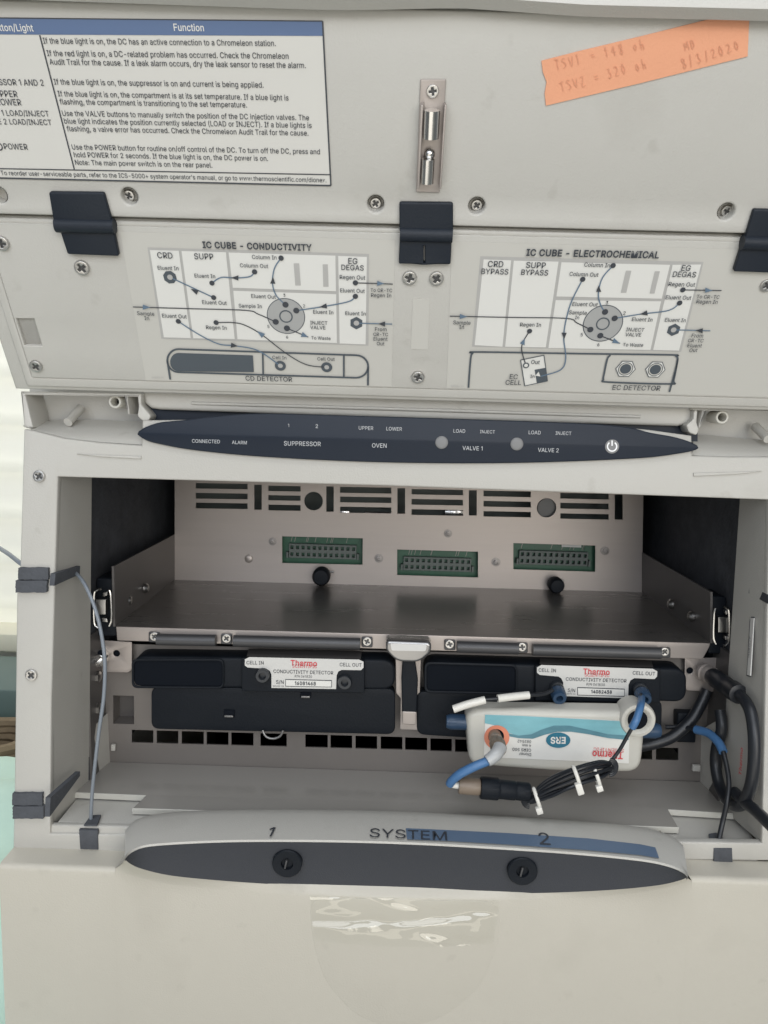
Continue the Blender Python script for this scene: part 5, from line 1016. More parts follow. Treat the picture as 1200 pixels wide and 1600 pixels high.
scoop = smoothcurve([(180, 1357), (190, 1364), (222, 1374), (285, 1385), (410, 1396), (485, 1400), (640, 1404), (780, 1407), (860, 1406), (950, 1401), (1025, 1392), (1064, 1382), (1081, 1376)])
N = 60
top_r = []; top_f = []; bot = []; sc_ = []
DY = atZ(-2, 1351, ZD).y; print('LEVELS', ZT, ZSF, ZB_, ZD, DY, atZ(600, 1262, ZB_).y, atZ(110, 1240, ZT).y, atZ(600, 1275, ZT).y)
for i in range(N + 1):
    t_ = i / N; s_ = 0.5 - 0.5 * math.cos(math.pi * t_)
    xr_ = 196 + (1066 - 196) * s_; xf = 195 + (1075 - 195) * s_; xs = 180 + (1081 - 180) * s_
    pr = atZ(xr_, interp(rear, xr_), ZB_); pf = atZ(xf, interp(ftop, xf), ZB_)
    if i in (0, N): pass
    top_r.append(pr); top_f.append(pf)
    pb = atY(xf, interp(fbot, xf), pf.y + 0.0065 * math.sin(math.pi * t_)); bot.append(pb)
    sc_.append(atY(xs, interp(scoop, xs), DY))
m = MB()
vs = []; fs = []
K = 7
for i in range(N + 1):
    a, b = top_r[i], top_f[i]
    vs.append(a + Vector((0, 0.004, -0.012)))
    for k in range(K + 1):
        u = k / K; p = a.lerp(b, u); p.z += 0.0010 * math.sin(math.pi * u) - (0.0022 * (1 - u / 0.2) ** 2 if u < 0.2 else 0); vs.append(p)
    vs.append(b + Vector((0, -0.0004, -0.0012)))
kk = K + 3
for i in range(N):
    for k in range(kk - 1): fs.append((i * kk + k, i * kk + k + 1, (i + 1) * kk + k + 1, (i + 1) * kk + k))
for i in (0, N):
    q_ = vs[i * kk:(i + 1) * kk]; fs.append(tuple(range(i * kk, (i + 1) * kk)) + (len(vs),)); vs.append(q_[-1] + Vector((0, 0.002, -0.002)))
m.add(vs, fs, 'plastic')
# lettering on the top surface
BT = Plane(CAM + Vector((0, 0, ZB_ + 0.0011)), (1, 0, 0), (0, 1, 0))
bt = BT
strip = [(634, 1294), (660, 1295), (800, 1302), (920, 1310), (1000, 1319), (1024, 1324), (1030, 1341), (1000, 1336), (920, 1328.5), (800, 1320), (700, 1314), (636, 1311.5)]
BT2 = Plane(CAM + Vector((0, 0, ZB_ + 0.0012)), (1, 0, 0), (0, 1, 0))
fascia = m.build('fascia_ledge', inst)
m = MB(); m.flat(BT2, BT2.uvs(strip), 0.0, 'bluetape'); m.build('blue_strip', fascia)
for s_, a, b, bo, sh in (("1", (418, 1306.5), (427, 1306.8), 0.008, .14), ("SYSTEM", (577, 1307.5), (699, 1313), 0, 0), ("2", (844, 1319), (861, 1320.2), 0, 0)):
    m = MB(); m.text(BT2, s_, a, b, 'ink', 0.0004, bold=bo, tall=1.12 if s_ == 'SYSTEM' else 1.3, shear=sh); m.build('lettering', fascia)
# dark face
m = MB(); vs = []; fs = []
K = 6
for i in range(N + 1):
    a, b = top_f[i] + Vector((0, -0.0004, -0.0014)), bot[i] + Vector((0, 0, -0.002 * math.sin(math.pi * i / N)))
    for k in range(K + 1):
        u = k / K; p = a.lerp(b, u); p.y += 0.0012 * math.sin(math.pi * u) * math.sin(math.pi * i / N); vs.append(p)
for i in range(N):
    for k in range(K): fs.append((i * (K + 1) + k, i * (K + 1) + k + 1, (i + 1) * (K + 1) + k + 1, (i + 1) * (K + 1) + k))
m.add(vs, fs, 'trim'); face = m.build('fascia_face', inst)
for (x, y, r) in ((449, 1348, 25), (816, 1360, 25)):
    Yc = top_f[min(range(N + 1), key=lambda i: abs(top_f[i].x - atY(x, y, .43).x))].y + 0.0015
    Kp = front(Yc); rr = r / F * 0.43; mt = onplane(Kp, x, y, 0.0)
    m = MB(); m.lathe([(rr, -0.002), (rr, 0.0012), (rr * .93, 0.0018), (rr * .42, 0.0014), (rr * .38, -0.0005)], 'black', mt, 36)
    m.lathe([(rr * .36, -0.0008), (0, -0.0008)], 'dark', mt, 24)
    m.boxm(mt @ Matrix.Translation((-rr * .08, 0, 0.0012)) @ Matrix.Rotation(-0.2, 4, 'Z'), (rr * .12, rr * .62, 0.0022), 'rod', 0.0002); m.build('door_lock', face)

# --- lower door
m = MB(); vs = []; fs = []
zbot = CAM.z - 0.44
dfl = atZ(-2, 1351, ZD)
XdL = dfl.x; ZDR = atY(1200, 1345.5, 0.4515).z - CAM.z; XdR = atZ(1290, 1378, ZDR).x
K = 6; cols = []
for i in range(N + 1):
    col = []
    b_ = bot[i] + Vector((0, 0.0006, 0.001)); s_ = sc_[i]
    for k in range(K + 1):
        u = k / K; p = b_.lerp(s_, u); p.y = b_.y + (s_.y - b_.y) * math.sin(u * math.pi / 2); p.z = s_.z + (b_.z - s_.z) * (1 - u) ** 1.4; col.append(p)
    for z in (0.006, 0.03, 0.06, 0.09): col.append(Vector((s_.x, DY - 0.0003, s_.z - z)))
    col.append(Vector((s_.x, DY, zbot)))
    cols.append(col)
n = len(cols[0])
for c in cols: vs += c
for i in range(N):
    for k in range(n - 1): fs.append((i * n + k, i * n + k + 1, (i + 1) * n + k + 1, (i + 1) * n + k))
m.add(vs, fs, 'door')
def doorside(pts_rear, edge_col, x_out, right):
    # block beside the fascia: top face, rounded front edge, front face
    zr_ = pts_rear[0].z
    s0 = edge_col[K]; rad = 0.0035
    zt_ = pts_rear[0].z
    rows_ = []
    prof = [(pts_rear[0].y, zt_)] + [(DY + rad * (1 - math.sin(a)), zt_ - rad * (1 - math.cos(a))) for a in [math.pi / 2 * j / 5 for j in range(6)]]
    prof += [(DY, z) for z in (s0.z - 0.006, s0.z - 0.03, s0.z - .06, s0.z - .09, zbot)]
    xin = s0.x; xin_rear = edge_col[0].x
    V = []; Fq = []
    for j, (y, z) in enumerate(prof):
        f_ = min(1, max(0, (y - DY) / (pts_rear[0].y - DY)))
        V.append(Vector((xin + (xin_rear - xin) * f_, y, z))); V.append(Vector((x_out, y, z)))
    for j in range(len(prof) - 1): Fq.append((2 * j, 2 * j + 1, 2 * j + 3, 2 * j + 2))
    # outer side
    c0 = len(V); V += [Vector((x_out, pts_rear[0].y, zbot))]; Fq.append(tuple([2 * j + 1 for j in range(len(prof))] + [c0]))
    # inner slanted cheek down to the recess
    c1 = len(V); V += [edge_col[0] + Vector((0, 0.006, 0))]
    m.add(V, Fq, 'door')
    # cheek between block and scoop edge
    chk = [V[2 * j] for j in range(len(prof)) if prof[j][1] >= s0.z - 0.0001]
    m.add(chk + [s0, edge_col[0], edge_col[0] + Vector((0, pts_rear[0].y - edge_col[0].y, 0))], [tuple(range(len(chk) + 3))], 'door')
doorside([Vector((0, 0.4515, CAM.z + ZD))], cols[0], XdL, False)
doorside([Vector((0, 0.4515, CAM.z + ZDR))], cols[-1], XdR, True)
ldo = m.build('lower_door', inst)
FP = front(DY)
m = MB(); m.plate(FP, [rpoly(FP.uvs([(482, 1402), (784, 1408), (778, 1476), (752, 1540), (690, 1592), (620, 1606), (560, 1590), (508, 1535), (488, 1470)]), 0.012, 8)], -0.001, 0.0004, 'door', 0.0004, 3); m.build('door_pad', ldo)  # thin rounded pad standing slightly proud of the door
# piece of clear film stuck on the door
FD = front(DY - 0.0008)
m = MB(); nx, ny = 26, 10; vs = []; fs = []; random.seed(11)
for j in range(ny + 1):
    for i in range(nx + 1):
        u, v = i / nx, j / ny
        xx = (484 + 7 * v) + ((782 - 12 * v) - (484 + 7 * v)) * u; yy = 1400 + (6 * u) + (68 + 8 * math.sin(math.pi * u)) * v
        hgt = 0.0005 + 0.0006 * (math.sin(u * 17 + v * 5) * math.sin(v * 6 + u * 9) + .5 * math.sin(u * 31 - v * 11)) * math.sin(math.pi * u) * math.sin(math.pi * v)
        p = atY(xx, yy, DY - 0.0022); vs.append(p + Vector((0, -max(hgt, -0.0008), 0)))
for j in range(ny):
    for i in range(nx): fs.append((j * (nx + 1) + i, j * (nx + 1) + i + 1, (j + 1) * (nx + 1) + i + 1, (j + 1) * (nx + 1) + i))
m.add(vs, fs, 'film'); o = m.build('clear_tape'); tag(o, 'crinkled strip of clear tape stuck on the pale lower door', 'tape')

# ------------------------------------------------------------------ orange tape
m = MB(); H = HD + 0.0004
tp = [(846, 95), (900, 81), (1000, 57), (1100, 32), (1172, 15), (1170, 40), (1168, 88), (1100, 105), (1000, 130), (920, 149), (853, 165), (851, 146), (854, 128), (848, 112)]
m.plate(L, [L.uvs(tp, H)], H - 0.0003, H + 0.0002, 'orange')
HAND = {'T': [[(0, 1), (.7, .95)], [(.38, .97), (.3, 0)]], 'S': [[(.6, .9), (.3, 1), (.1, .75), (.5, .45), (.5, .1), (.05, .05)]], 'V': [[(0, 1), (.3, 0), (.65, 1)]], '1': [[(.1, .8), (.28, 1), (.22, 0)]],
 '2': [[(.05, .8), (.35, 1), (.5, .7), (.05, .05), (.6, .08)]], '4': [[(.4, 1), (.05, .4), (.6, .42)], [(.42, .7), (.38, 0)]], '8': [[(.5, .9), (.2, .95), (.15, .7), (.5, .35), (.35, 0), (.1, .2), (.5, .75), (.5, .9)]],
 '3': [[(.05, .9), (.4, .95), (.3, .55), (.5, .25), (.2, 0), (.02, .15)]], '0': [[(.3, 1), (.05, .5), (.25, 0), (.5, .5), (.3, 1)]], '=': [[(.05, .6), (.6, .62)], [(.05, .35), (.6, .38)]], '/': [[(.5, 1.1), (.1, -.1)]],
 'o': [[(.3, .55), (.08, .25), (.3, 0), (.48, .3), (.3, .55)]], 'h': [[(.12, 1), (.06, 0)], [(.06, .35), (.35, .5), (.42, 0)]], 'M': [[(0, 0), (.08, 1), (.35, .4), (.62, 1), (.7, 0)]], 'D': [[(.1, 0), (.12, 1), (.5, .8), (.5, .25), (.1, 0)]]}
random.seed(21)
for s_, a, b, hp in (("TSV1 = 148 oh", (868, 108), (1012, 73), 17), ("TSV2 = 320 oh", (876, 143), (1015, 103), 17), ("MD", (1070, 78), (1090, 73), 13), ("8/3/2020", (1066, 106), (1160, 74), 15)):
    A = Vector(a); d = (Vector(b) - A) / len(s_); up = Vector((d.y, -d.x)).normalized() * hp
    for k, ch in enumerate(s_):
        for st in HAND.get(ch, []):
            jx = random.uniform(-.05, .05); m.line(L, [A + d * (k + .1 + 0.85 * (x + jx)) + up * (y * random.uniform(.85, 1.05) - .1 + random.uniform(-.06, .06)) for x, y in st], 1.15, 'pencil', H + 0.0006, 4)
o = m.build('orange_tape'); tag(o, 'orange paper tape strip with faint pencil notes stuck on the raised lid', 'tape')

# ------------------------------------------------------------------ conductivity detectors
def detector(z, body, slot, ports, label_poly, texts, sbox, serial, fitting, lab, flap, clips, topface, ring):
    YF = 0.512                                     # front face
    D = front(YF)
    t = thing('conductivity_detector', lab, 'detector', atY(*z(*flap[2]), YF + 0.02), 'conductivity detectors side by side under the shelf')
    m = MB(); m.plate(D, [rpoly([D.uv(*z(*p)) for p in body], 0.009, 8)] + [], -0.045, -0.0002, 'black', 0.002, 3)
    m.build('housing', t)
    m = MB(); s_ = rpoly([D.uv(*z(*p)) for p in slot], 0.0035, 5)
    big = rpoly([D.uv(*z(*p)) for p in [(slot[0][0] - 8, slot[0][1] - 8), (slot[1][0] + 6, slot[1][1] - 8), (slot[2][0] + 6, slot[2][1] + 8), (slot[3][0] - 8, slot[3][1] + 8)]], 0.0045, 5)
    m.plate(D, [big, s_], 0.0, 0.0016, 'black', 0.0006); m.plate(D, [s_], -0.001, 0.0001, 'dark'); m.build('grip_recess', t)  # dark fill in the shallow slot paints the shade of a deeper one
    # cell block carrying the label
    xs = [p[0] for p in label_poly]; ys = [p[1] for p in label_poly]
    m = MB(); blk = [(min(xs) - 8, min(ys) - 3), (max(xs) + 4, min(ys) + 6), (max(xs) + 4, max(ys) + 8), (min(xs) - 8, max(ys) + 2)]
    m.plate(D, [rpoly([D.uv(*z(*p)) for p in blk], 0.001)], 0.0, 0.0035, 'black', 0.0006)
    tf = [atY(*z(*topface[0]), YF + .012), atY(*z(*topface[1]), YF + .012), atY(*z(*topface[2]), YF - 0.0030), atY(*z(*topface[3]), YF - 0.0030)]
    m.quad(*tf, 'sidesteel'); m.build('cell_block', t)
    m = MB(); m.plate(D, [[D.uv(*z(*p), 0.0038) for p in label_poly]], 0.0035, 0.0039, 'tag')
    for s2, x0, y0, x1, y1, mt, bo in texts: m.text(D, s2, z(x0, y0), z(x1, y1), mt, 0.0042, bold=bo, tall=1.08)
    b4 = [D.uv(*z(*p), 0.004) for p in sbox]
    m.flat(D, b4, 0.0041, 'ink'); cxy = sum(b4, Vector((0, 0))) / 4
    shr = [p + (cxy - p).normalized() * 0.0007 for p in b4]; shr = [Vector((cxy.x + (p.x - cxy.x) * .975, cxy.y + (p.y - cxy.y) * .80)) for p in b4]; m.flat(D, shr, 0.0043, 'white')
    s2, x0, y0, x1, y1 = serial; m.text(D, s2, z(x0, y0), z(x1, y1), 'ink', 0.0046, bold=0.025, tall=1.14)
    m.build('rating_label', t)
    for (x, y) in ports:
        mt = onplane(D, *z(x, y), 0.0035); m = MB()
        m.lathe([(0.0048, -0.0005), (0.0048, 0.0030), (0.0044, 0.0042), (0.0026, 0.0042), (0.0022, 0.0006), (0, 0.0006)], 'port', mt, 24); m.build('cell_port', t)
        if fitting:
            m = MB(); tilt = Matrix.Rotation(0.25, 4, 'X')
            m.lathe([(0.0034, 0.0), (0.0034, 0.004), (0.0047, 0.0045), (0.0050, 0.011), (0.0044, 0.013), (0.0024, 0.013), (0.0022, 0.008), (0, 0.008)], 'blue', mt @ tilt, 20)
            for k in range(10):
                a_ = 2 * math.pi * k / 10; m.boxm(mt @ tilt @ Matrix.Rotation(a_, 4, 'Z') @ Matrix.Translation((0.0048, 0, 0.0078)), (0.0007, 0.0010, 0.0058), 'blue', 0.0002, 1)
            m.build('tube_fitting', t)
    # hanging lower cover
    D2 = front(YF + 0.002); m = MB(); m.plate(D2, [rpoly([D2.uv(*z(*p)) for p in flap], 0.006, 6)], -0.010, 0.0, 'black', 0.001); m.build('lower_cover', t)
    for (x, y) in clips:
        m = MB(); mt = onplane(D2, *z(x, y), 0.0); m.boxm(mt @ Matrix.Translation((0, 0.0008, 0.0006)), (0.0075, 0.0052, 0.0012), 'dark', 0.0003); m.boxm(mt @ Matrix.Translation((0, -0.0008, 0.0016)), (0.0062, 0.0014, 0.0014), 'rod2', 0.0004); m.build('cover_clip', t)
    if ring:
        m = MB(); x, y = ring; m.tube([atY(*z(x - 36, y - 14), YF), atY(*z(x - 24, y + 8), YF - .001), atY(*z(x, y + 16), YF - .001), atY(*z(x + 26, y + 8), YF - .001), atY(*z(x + 38, y - 14), YF)], 0.0008, 'rod2', 8, 5); m.build('pull_ring', t)
    return t
lp1 = [(606, 162), (622, 154), (1018, 163), (1034, 171), (1034, 192), (1025, 201), (955, 200), (943, 206), (937, 220), (935, 269), (702, 265), (702, 216), (696, 203), (684, 196), (616, 191), (606, 184)]
detector(za, [(198, 152), (1148, 165), (1148, 272), (198, 262)], [(208, 166), (526, 166), (526, 258), (208, 256)], [(672, 216), (967, 240)], lp1,
 [("CELL IN", 612, 180, 674, 181, 'ink', .006), ("Thermo", 771, 184, 866, 187, 'redink', .02), ("SCIENTIFIC", 777, 192, 866, 194, 'redink', 0), ("CONDUCTIVITY DETECTOR", 709, 211, 925, 217, 'ink', .006), ("P/N 061830", 786, 227, 848, 229, 'ink', 0), ("S/N", 718, 250, 746, 251, 'ink', .006), ("065098-02", 707, 261, 746, 262, 'ink', 0), ("CELL OUT", 948, 187, 1027, 189, 'ink', .006)],
 [(752, 233), (920, 237), (920, 263), (752, 260)], ("16081468", 786, 254, 862, 256), False, 'black conductivity detector on the left with empty cell ports and dark hanging cover',
 [(268, 262), (1148, 268), (1148, 434), (268, 414)], [(550, 360), (826, 290)], [(620, 124), (1028, 132), (1024, 161), (612, 152)], (706, 432))
lp2 = [(478, 166), (492, 158), (840, 170), (854, 178), (853, 194), (845, 202), (782, 199), (770, 206), (764, 220), (763, 262), (560, 255), (560, 212), (554, 200), (545, 194), (487, 189), (478, 182)]
detector(zb, [(125, 148), (948, 172), (946, 276), (125, 246)], [(134, 154), (410, 162), (410, 242), (134, 236)], [(538, 228), (798, 232)], lp2,
 [("CELL IN", 483, 179, 537, 181, 'ink', .006), ("Thermo", 622, 186, 705, 189, 'redink', .02), ("SCIENTIFIC", 627, 194, 704, 196, 'redink', 0), ("CONDUCTIVITY DETECTOR", 568, 207, 758, 213, 'ink', .006), ("P/N 061830", 633, 222, 690, 224, 'ink', 0), ("S/N", 574, 242, 597, 243, 'ink', .006), ("065098-02", 565, 250, 598, 251, 'ink', 0), ("CELL OUT", 777, 188, 847, 191, 'ink', .006)],
 [(604, 227), (752, 232), (752, 257), (604, 253)], ("14082438", 647, 246, 712, 248), True, 'black conductivity detector on the right with blue fittings in its cell ports',
 [(102, 240), (870, 268), (866, 425), (102, 376)], [], [(488, 138), (836, 146), (842, 166), (486, 155)], None)

# ------------------------------------------------------------------ suppressor cartridge
YE = 0.486
E_ = front(YE)
base = atY(*zb(530, 492), YE + 0.01)
t = thing('suppressor_cartridge', 'white rounded suppressor cartridge with upside-down teal wave label and orange ring', 'cartridge', base)
body = [zb(256, 318), zb(285, 298), zb(500, 300), zb(760, 304), zb(818, 318), zb(815, 400), zb(804, 498), zb(540, 494), zb(268, 474), zb(262, 400)]
m = MB(); ringc = E_.uv(*zb(789, 325)); m.plate(E_, [rpoly([E_.uv(*p) for p in body], 0.010, 7)], -0.018, 0.0, 'white_plastic', 0.0045, 5)
m.build('shell', t)
m = MB(); mt = onplane(E_, *zb(789, 325), -0.002); m.lathe([(0.0105, -0.014), (0.0120, -0.002), (0.0120, 0.002), (0.0110, 0.0040), (0.0090, 0.0044), (0.0074, 0.0034), (0.0068, 0.0022)], 'white_plastic', mt, 32)
m.lathe([(0.0066, 0.00235), (0, 0.00235)], 'dark', mt, 24, False); m.build('port_collar', t)
for (x, y, s_) in ((234, 336, -1), (822, 362, 1)):
    m = MB(); p = atY(*zb(x, y), YE + 0.008); m.lathe([(0.0036, -0.008), (0.0052, -0.0065), (0.0052, 0.0055), (0.0042, 0.0085), (0, 0.0085)], 'blue', Matrix.Translation(p) @ Matrix.Rotation(R(90 * s_), 4, 'Y'), 18); m.build('side_plug', t)
m = MB(); h = 0.0004
lab = [(316, 312), (430, 316), (600, 325), (738, 332), (748, 345), (768, 350), (765, 466), (600, 458), (312, 446)]
m.flat(E_, rpoly([E_.uv(*zb(*p), h) for p in lab], 0.0006), h, 'white')
tealp = [(316, 313), (430, 317), (600, 326), (736, 333), (746, 350), (764, 356), (764, 384), (700, 380), (640, 364), (580, 350), (530, 350), (490, 362), (460, 376), (420, 380), (385, 368), (345, 346), (315, 340)]
m.flat(E_, [E_.uv(*zb(*p), h) for p in tealp], h + 0.0002, 'teal')
wave = [(385, 370), (420, 378), (460, 374), (490, 360), (530, 347), (580, 347), (640, 360), (700, 374), (764, 378), (764, 392), (700, 386), (640, 374), (585, 366), (540, 366), (500, 376), (465, 388), (420, 386), (390, 380)]
m.flat(E_, [E_.uv(*zb(*p), h) for p in wave], h + 0.0004, 'teal2')
cxe, cye = zb(544, 392); el = [E_.uv(cxe + 19 * math.cos(2 * math.pi * k / 36), cye + 12 * math.sin(2 * math.pi * k / 36), h) for k in range(36)]
m.flat(E_, el, h + 0.0006, 'ersblue')
for s_, a, b, mt_, bo, ta in (("ERS", (568, 384), (521, 384), 'white', .03, 1.15), ("Thermo", (748, 432), (652, 427), 'redink', .018, 1.15), ("SCIENTIFIC", (750, 421), (655, 416), 'redink', 0, 1.0), ("Dionex", (460, 434), (422, 432), 'ink', .006, 1.1), ("CERS 500", (460, 420), (402, 417), 'ink', .006, 1.1), ("4 mm", (460, 407), (432, 405), 'ink', .006, 1.1), ("082542", (460, 394), (418, 392), 'ink', .006, 1.1)):
    m.text(E_, s_, zb(*a), zb(*b), mt_, h + 0.0008, bold=bo, tall=ta)
rr_ = circ(E_.uv(*zb(352, 383), h), 0.0083, 32); m.plate(E_, [rr_, circ(E_.uv(*zb(350, 380), h), 0.0052, 24)], h + 0.0004, h + 0.0008, 'ring')
m.plate(E_, [circ(E_.uv(*zb(350, 380), h), 0.0052, 24)], h, h + 0.0006, 'dark')
m.build('wave_label', t)
m = MB(); a = atY(*zb(346, 378), YE - 0.002); b = atY(*zb(360, 424), YE - 0.026); ax = (b - a); ln = ax.length; q = ax.to_track_quat('Z', 'Y').to_matrix().to_4x4()
mt = Matrix.Translation(a) @ q
m.lathe([(0.0040, -0.002), (0.0044, ln * .35), (0.0036, ln * .36), (0.0036, ln * .5), (0.0048, ln * .52), (0.0050, ln * .92), (0.0044, ln), (0, ln)], 'tan', mt, 20)
for k in range(12): m.boxm(mt @ Matrix.Rotation(2 * math.pi * k / 12, 4, 'Z') @ Matrix.Translation((0.0049, 0, ln * .72)), (0.0006, 0.0009, ln * .34), 'tan', 0.0002, 1)
m.build('peek_fitting', t)

# ------------------------------------------------------------------ tubes and cables
def P(x, y, Y, z=zb): return atY(*z(x, y), Y)
# tube with white sleeves from the left port of the right detector
t = thing('sleeved_tube', 'thin dark tube with two white sleeves lying on the white cartridge', 'tube', P(217, 296, 0.488))
MB().tube([P(217, 296, .482), P(265, 280, .482), P(315, 267, .483), P(355, 263, .484), P(410, 257, .486), P(455, 252, .488), P(500, 248, .492), P(528, 236, .495)], 0.0013, 'rubber', 10, 6).build('tube', t)
MB().tube([P(217, 296, .482), P(262, 281, .482), P(316, 267, .483)], 0.0026, 'nylon', 12, 8).build('sleeve', t)
MB().tube([P(355, 263, .484), P(405, 257, .486), P(453, 252, .488)], 0.0026, 'nylon', 12, 8).build('sleeve', t)
# blue sleeved wire running from the right port to the bundle
t = thing('sleeved_wire', 'black wire with blue sleeve hanging from the right cell port', 'wire', P(700, 465, .462))
MB().tube([P(804, 250, .497), P(801, 285, .470), P(788, 330, .462), P(765, 372, .463), P(735, 425, .463), P(702, 468, .462)], 0.0012, 'rubber', 10, 8).build('wire', t)
MB().tube([P(805, 262, .492), P(802, 285, .470), P(789, 328, .4615), P(775, 354, .462)], 0.0024, 'bluesleeve', 12, 8).build('sleeve', t)
# bundle of coiled wire with ties and the in-line connector
t = thing('wire_bundle', 'coiled bundle of black wire held by white cable ties on the tray', 'wire bundle', P(580, 570, .462))
ctr = [P(455, 578, .456), P(520, 545, .450), P(600, 510, .446), P(670, 488, .452), P(706, 478, .460)]
random.seed(5); m = MB()
for k in range(9):
    a0 = 2 * math.pi * k / 9; loop = []
    amp = 0.0050 + 0.0014 * math.sin(k * 2.2)
    for j in range(5):
        f_ = (0.45, 1.0, 1.05, 1.0, 0.45)[j]
        loop.append(ctr[j] + Vector((random.uniform(-1, 1) * .0012, 0.6 * amp * f_ * math.sin(a0), amp * f_ * math.cos(a0))))
    m.tube(loop, 0.0011, 'rubber', 8, 6)
for sgn_, e in ((1, ctr[-1]), (-1, ctr[0])):
    for k in range(3):
        r_ = 0.003 + .0012 * k; pts = []
        for j in range(7):
            a_ = R(-90 + 30 * j); pts.append(e + Vector((sgn_ * r_ * .8 * math.cos(a_), 0, r_ * 1.0 * math.sin(a_) + (0.0 if sgn_ > 0 else 0))))
        m.tube(pts, 0.0011, 'rubber', 8, 3)
m.build('coil', t)
for (x, y, Y, ang, ln_) in ((602, 508, .446, 0.35, .0075), (664, 507, .451, 0.35, .004), (478, 576, .455, 0.35, .0045)):
    m = MB(); c = P(x, y, Y); pts = []
    for j in range(17):
        a_ = 2 * math.pi * j / 16; v = Vector((0, 0.0050 * math.sin(a_), 0.0066 * math.cos(a_))); v.rotate(Matrix.Rotation(-ang, 3, 'Y')); pts.append(c + v)
    m.tube(pts, 0.0012, 'nylon', 8, 0)
    m.boxm(Matrix.Translation(c + Vector((0.0006, -0.0056, -0.0045))) @ Matrix.Rotation(-ang, 4, 'Y'), (0.0040, 0.0034, ln_), 'nylon', 0.0006); m.build('cable_tie', t)
t = thing('inline_connector', 'blue sleeved tube ending in a tan and black in-line connector', 'connector', P(340, 560, .462))
MB().tube([P(360, 420, .461), P(350, 438, .457), P(325, 457, .454), P(285, 474, .452), P(240, 497, .453), P(214, 518, .456), P(206, 530, .458)], 0.0028, 'bluesleeve', 14, 8).build('blue_sleeve', t)
MB().tube([P(362, 416, .4605), P(352, 434, .4555), P(336, 449, .4535), P(322, 458, .4525)], lambda u: 0.0044 - 0.0008 * u, 'ferrule', 14, 8).build('white_ferrule', t)
def inbay(p):
    r = p - CAM; k = (RW.o - CAM).dot(RW.n) / r.dot(RW.n); return CAM + r * min(1.0, k - 0.014) if k > 0 else p
def cyl(a, b, prof, mt, par, name, n=20, ribs=0):
    ax = b - a; ln = ax.length; mtx = Matrix.Translation(a) @ ax.to_track_quat('Z', 'Y').to_matrix().to_4x4()
    m = MB(); m.lathe([(r, f * ln) for r, f in prof], mt, mtx, n)
    for k in range(ribs): m.boxm(mtx @ Matrix.Rotation(2 * math.pi * k / ribs, 4, 'Z') @ Matrix.Translation((prof[1][0], 0, ln * .5)), (0.0006, 0.0012, ln * .8), mt, 0.0002, 1)
    return m.build(name, par)
cyl(P(206, 530, .458), P(236, 535, .458), [(0, 0), (.0022, 0), (.0022, 1), (0, 1)], 'nylon', t, 'white_tip')
cyl(P(232, 534, .458), P(300, 540, .458), [(0, 0), (.0048, 0.02), (.0052, .1), (.0052, .9), (.0048, 1), (0, 1)], 'tan', t, 'tan_nut', 20, 12)
cyl(P(300, 541, .458), P(362, 546, .458), [(0, 0), (.0066, 0.02), (.0069, .08), (.0069, .85), (.0058, 1), (0, 1)], 'black', t, 'black_body', 24, 16)
cyl(P(360, 546, .458), P(412, 551, .458), [(0, 0), (.0060, 0.02), (.0060, .9), (.0054, 1), (0, 1)], 'black', t, 'black_neck', 20)
cyl(P(410, 551, .458), P(456, 555, .458), [(0, 0), (.0054, 0.02), (.0057, .1), (.0057, .9), (.0050, 1), (0, 1)], 'black', t, 'blue_nut', 20, 12)
# thick black cable at the right
t = thing('thick_cable', 'thick black cable looping from a threaded plug down the right wall', 'cable', P(1115, 600, .48))
MB().tube([inbay(p_) for p_ in (P(1106, 248, .492), P(1128, 270, .489), P(1147, 310, .482), P(1157, 380, .476), P(1156, 470, .472), P(1145, 540, .472), P(1120, 592, .474), P(1085, 592, .486), P(1052, 545, .498), P(1037, 480, .508), P(1038, 425, .514), P(1055, 360, .517), P(1050, 300, .524))], 0.0037, 'rubber', 14, 8).build('cable', t)
cyl(inbay(P(1024, 192, .512)), inbay(P(1112, 252, .491)), [(0, 0), (.0058, 0.02), (.0062, .15), (.0060, .55), (.0052, .6), (.0066, .75), (.0062, .97), (0, 1)], 'rubber', t, 'plug_boot', 20)
cyl(P(996, 178, .520), P(1028, 194, .511), [(0, 0), (.0062, 0.02), (.0064, .25), (.0052, .3), (.0052, .5), (.0062, .55), (.0062, .98), (0, 1)], 'steel', t, 'threaded_nut', 18)
o = MB().tube([inbay(p_) for p_ in (P(1095, 555, .475), P(1125, 585, .470), P(1160, 612, .462), P(1205, 655, .450), P(1240, 690, .440))], 0.0036, 'rubber', 14, 8).build('floor_cable'); tag(o, 'black cable leaving the loop along the right edge of the floor', 'cable')
o = MB().tube([P(1010, 236, .522), P(990, 280, .520), P(960, 330, .518), P(905, 380, .516), P(850, 402, .515), P(800, 412, .516)], 0.0040, 'rubber', 14, 8).build('rear_cable'); tag(o, 'black cable running behind the white cartridge to the upper right corner', 'cable')
t = thing('relief_block', 'dark square block on the lower panel beside the white cartridge', 'block', P(945, 398, .527))
m = MB(); G = front(.522); m.plate(G, [rpoly([G.uv(*zb(*p)) for p in [(918, 308), (978, 310), (974, 402), (916, 400)]], 0.001)], -0.009, 0.0, 'black', 0.001); m.build('block_body', t)
t = thing('drain_tube', 'thin dark tube with blue sleeve dropping into the right foam block', 'tube', P(1062, 690, .452))
MB().tube([P(880, 352, .522), P(930, 352, .517), P(975, 360, .508), P(1015, 372, .498), P(1045, 400, .488), P(1060, 430, .481), P(1072, 480, .474), P(1078, 530, .467), P(1072, 585, .462), P(1058, 650, .460), P(1044, 715, .4545)], 0.0016, 'rubber', 10, 8).build('tube', t)
MB().tube([P(975, 360, .508), P(1015, 372, .498), P(1045, 400, .488), P(1060, 430, .481)], 0.0029, 'bluesleeve', 12, 8).build('sleeve', t)
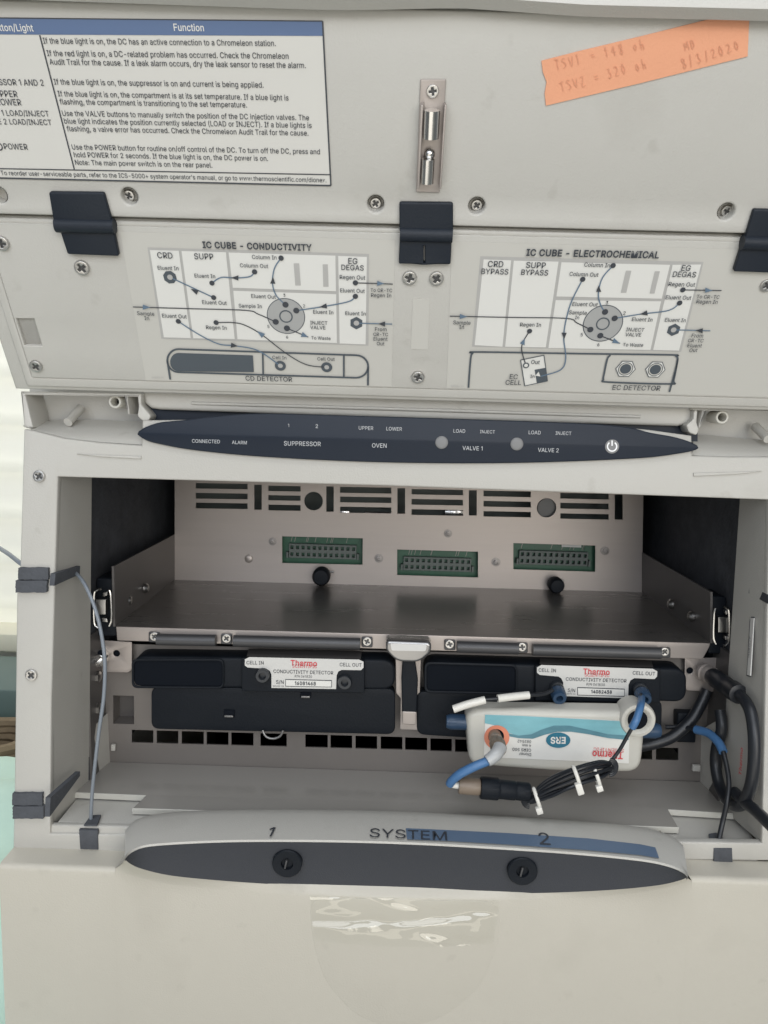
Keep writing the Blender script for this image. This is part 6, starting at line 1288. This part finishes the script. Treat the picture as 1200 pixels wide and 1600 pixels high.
# blue-grey tubing at the left
def Q(x, y, Y): return atY(x, y, Y)
t_ = MB().tube([Q(108, 888, .485), Q(120, 897, .472), Q(134, 916, .462), Q(150, 955, .456), Q(160, 1000, .454), Q(164, 1040, .453), Q(162, 1090, .453), Q(155, 1140, .453), Q(149, 1190, .454), Q(144, 1240, .456), Q(142, 1282, .4575), Q(142, 1300, .4575)], 0.00115, 'tubing', 12, 8).build('bay_tube'); tag(t_, 'blue-grey tubing hanging down inside the left post of the bay', 'tube')
t_ = MB().tube([Q(-60, 822, .52), Q(-25, 842, .50), Q(0, 857, .485), Q(14, 866, .47), Q(32, 880, .456), Q(42, 886, .4535)], 0.0014, 'tubing', 12, 8).build('outside_tube'); tag(t_, 'blue-grey tubing entering the left post from outside the instrument', 'tube')

# ------------------------------------------------------------------ things beyond the left edge
YG = 0.95
m = MB(); zc = atY(10, 1078, 1.0).z
m.box((-0.95, 1.0, BENCH), (atY(60, 1100, 1.0).x, 1.14, zc), 'cabinet', 0.004); o = m.build('storage_box'); tag(o, 'dark green box standing on the bench below the window ledge', 'box')
HP = atY(14, 1196, 0.69).z - BENCH - 0.03
m = MB(); bm = bmesh.new(); bmesh.ops.create_grid(bm, x_segments=28, y_segments=28, size=0.5)
for v in bm.verts:
    x, y = v.co.x + .5, v.co.y + .5
    hh = HP * math.exp(-((x - .80) / .36) ** 2 - ((y - .68) / .42) ** 2) + 0.012 * math.sin(x * 17 + y * 6) + 0.010 * math.sin(y * 21 - x * 9)
    v.co = Vector((-0.68 + x * 0.455, 0.36 + y * 0.48, BENCH + 0.016 + max(0, hh)))
m.bm(bm, 'cloth'); 
o = m.build('green_sheet'); tag(o, 'pale green sheet heaped on the bench left of the instrument', 'sheet')
m = MB(); random.seed(2)
c0 = atY(10, 1172, 0.90)
for k in range(7):
    zk = c0.z - 0.05 + k * 0.011; pts = []
    for j in range(25):
        a_ = 2 * math.pi * j / 24; pts.append(Vector((c0.x - 0.03 + 0.055 * math.cos(a_), c0.y + 0.05 * math.sin(a_), zk + 0.003 * math.sin(3 * a_ + k))))
    m.tube(pts, 0.0075, 'wicker', 8, 0)
m.lathe([(0.045, BENCH - c0.z), (0.05, -0.055)], 'wicker', Matrix.Translation(Vector((c0.x - 0.03, c0.y, c0.z))), 24)
o = m.build('wicker_basket'); tag(o, 'small brown wicker basket behind the pale green sheet', 'basket')
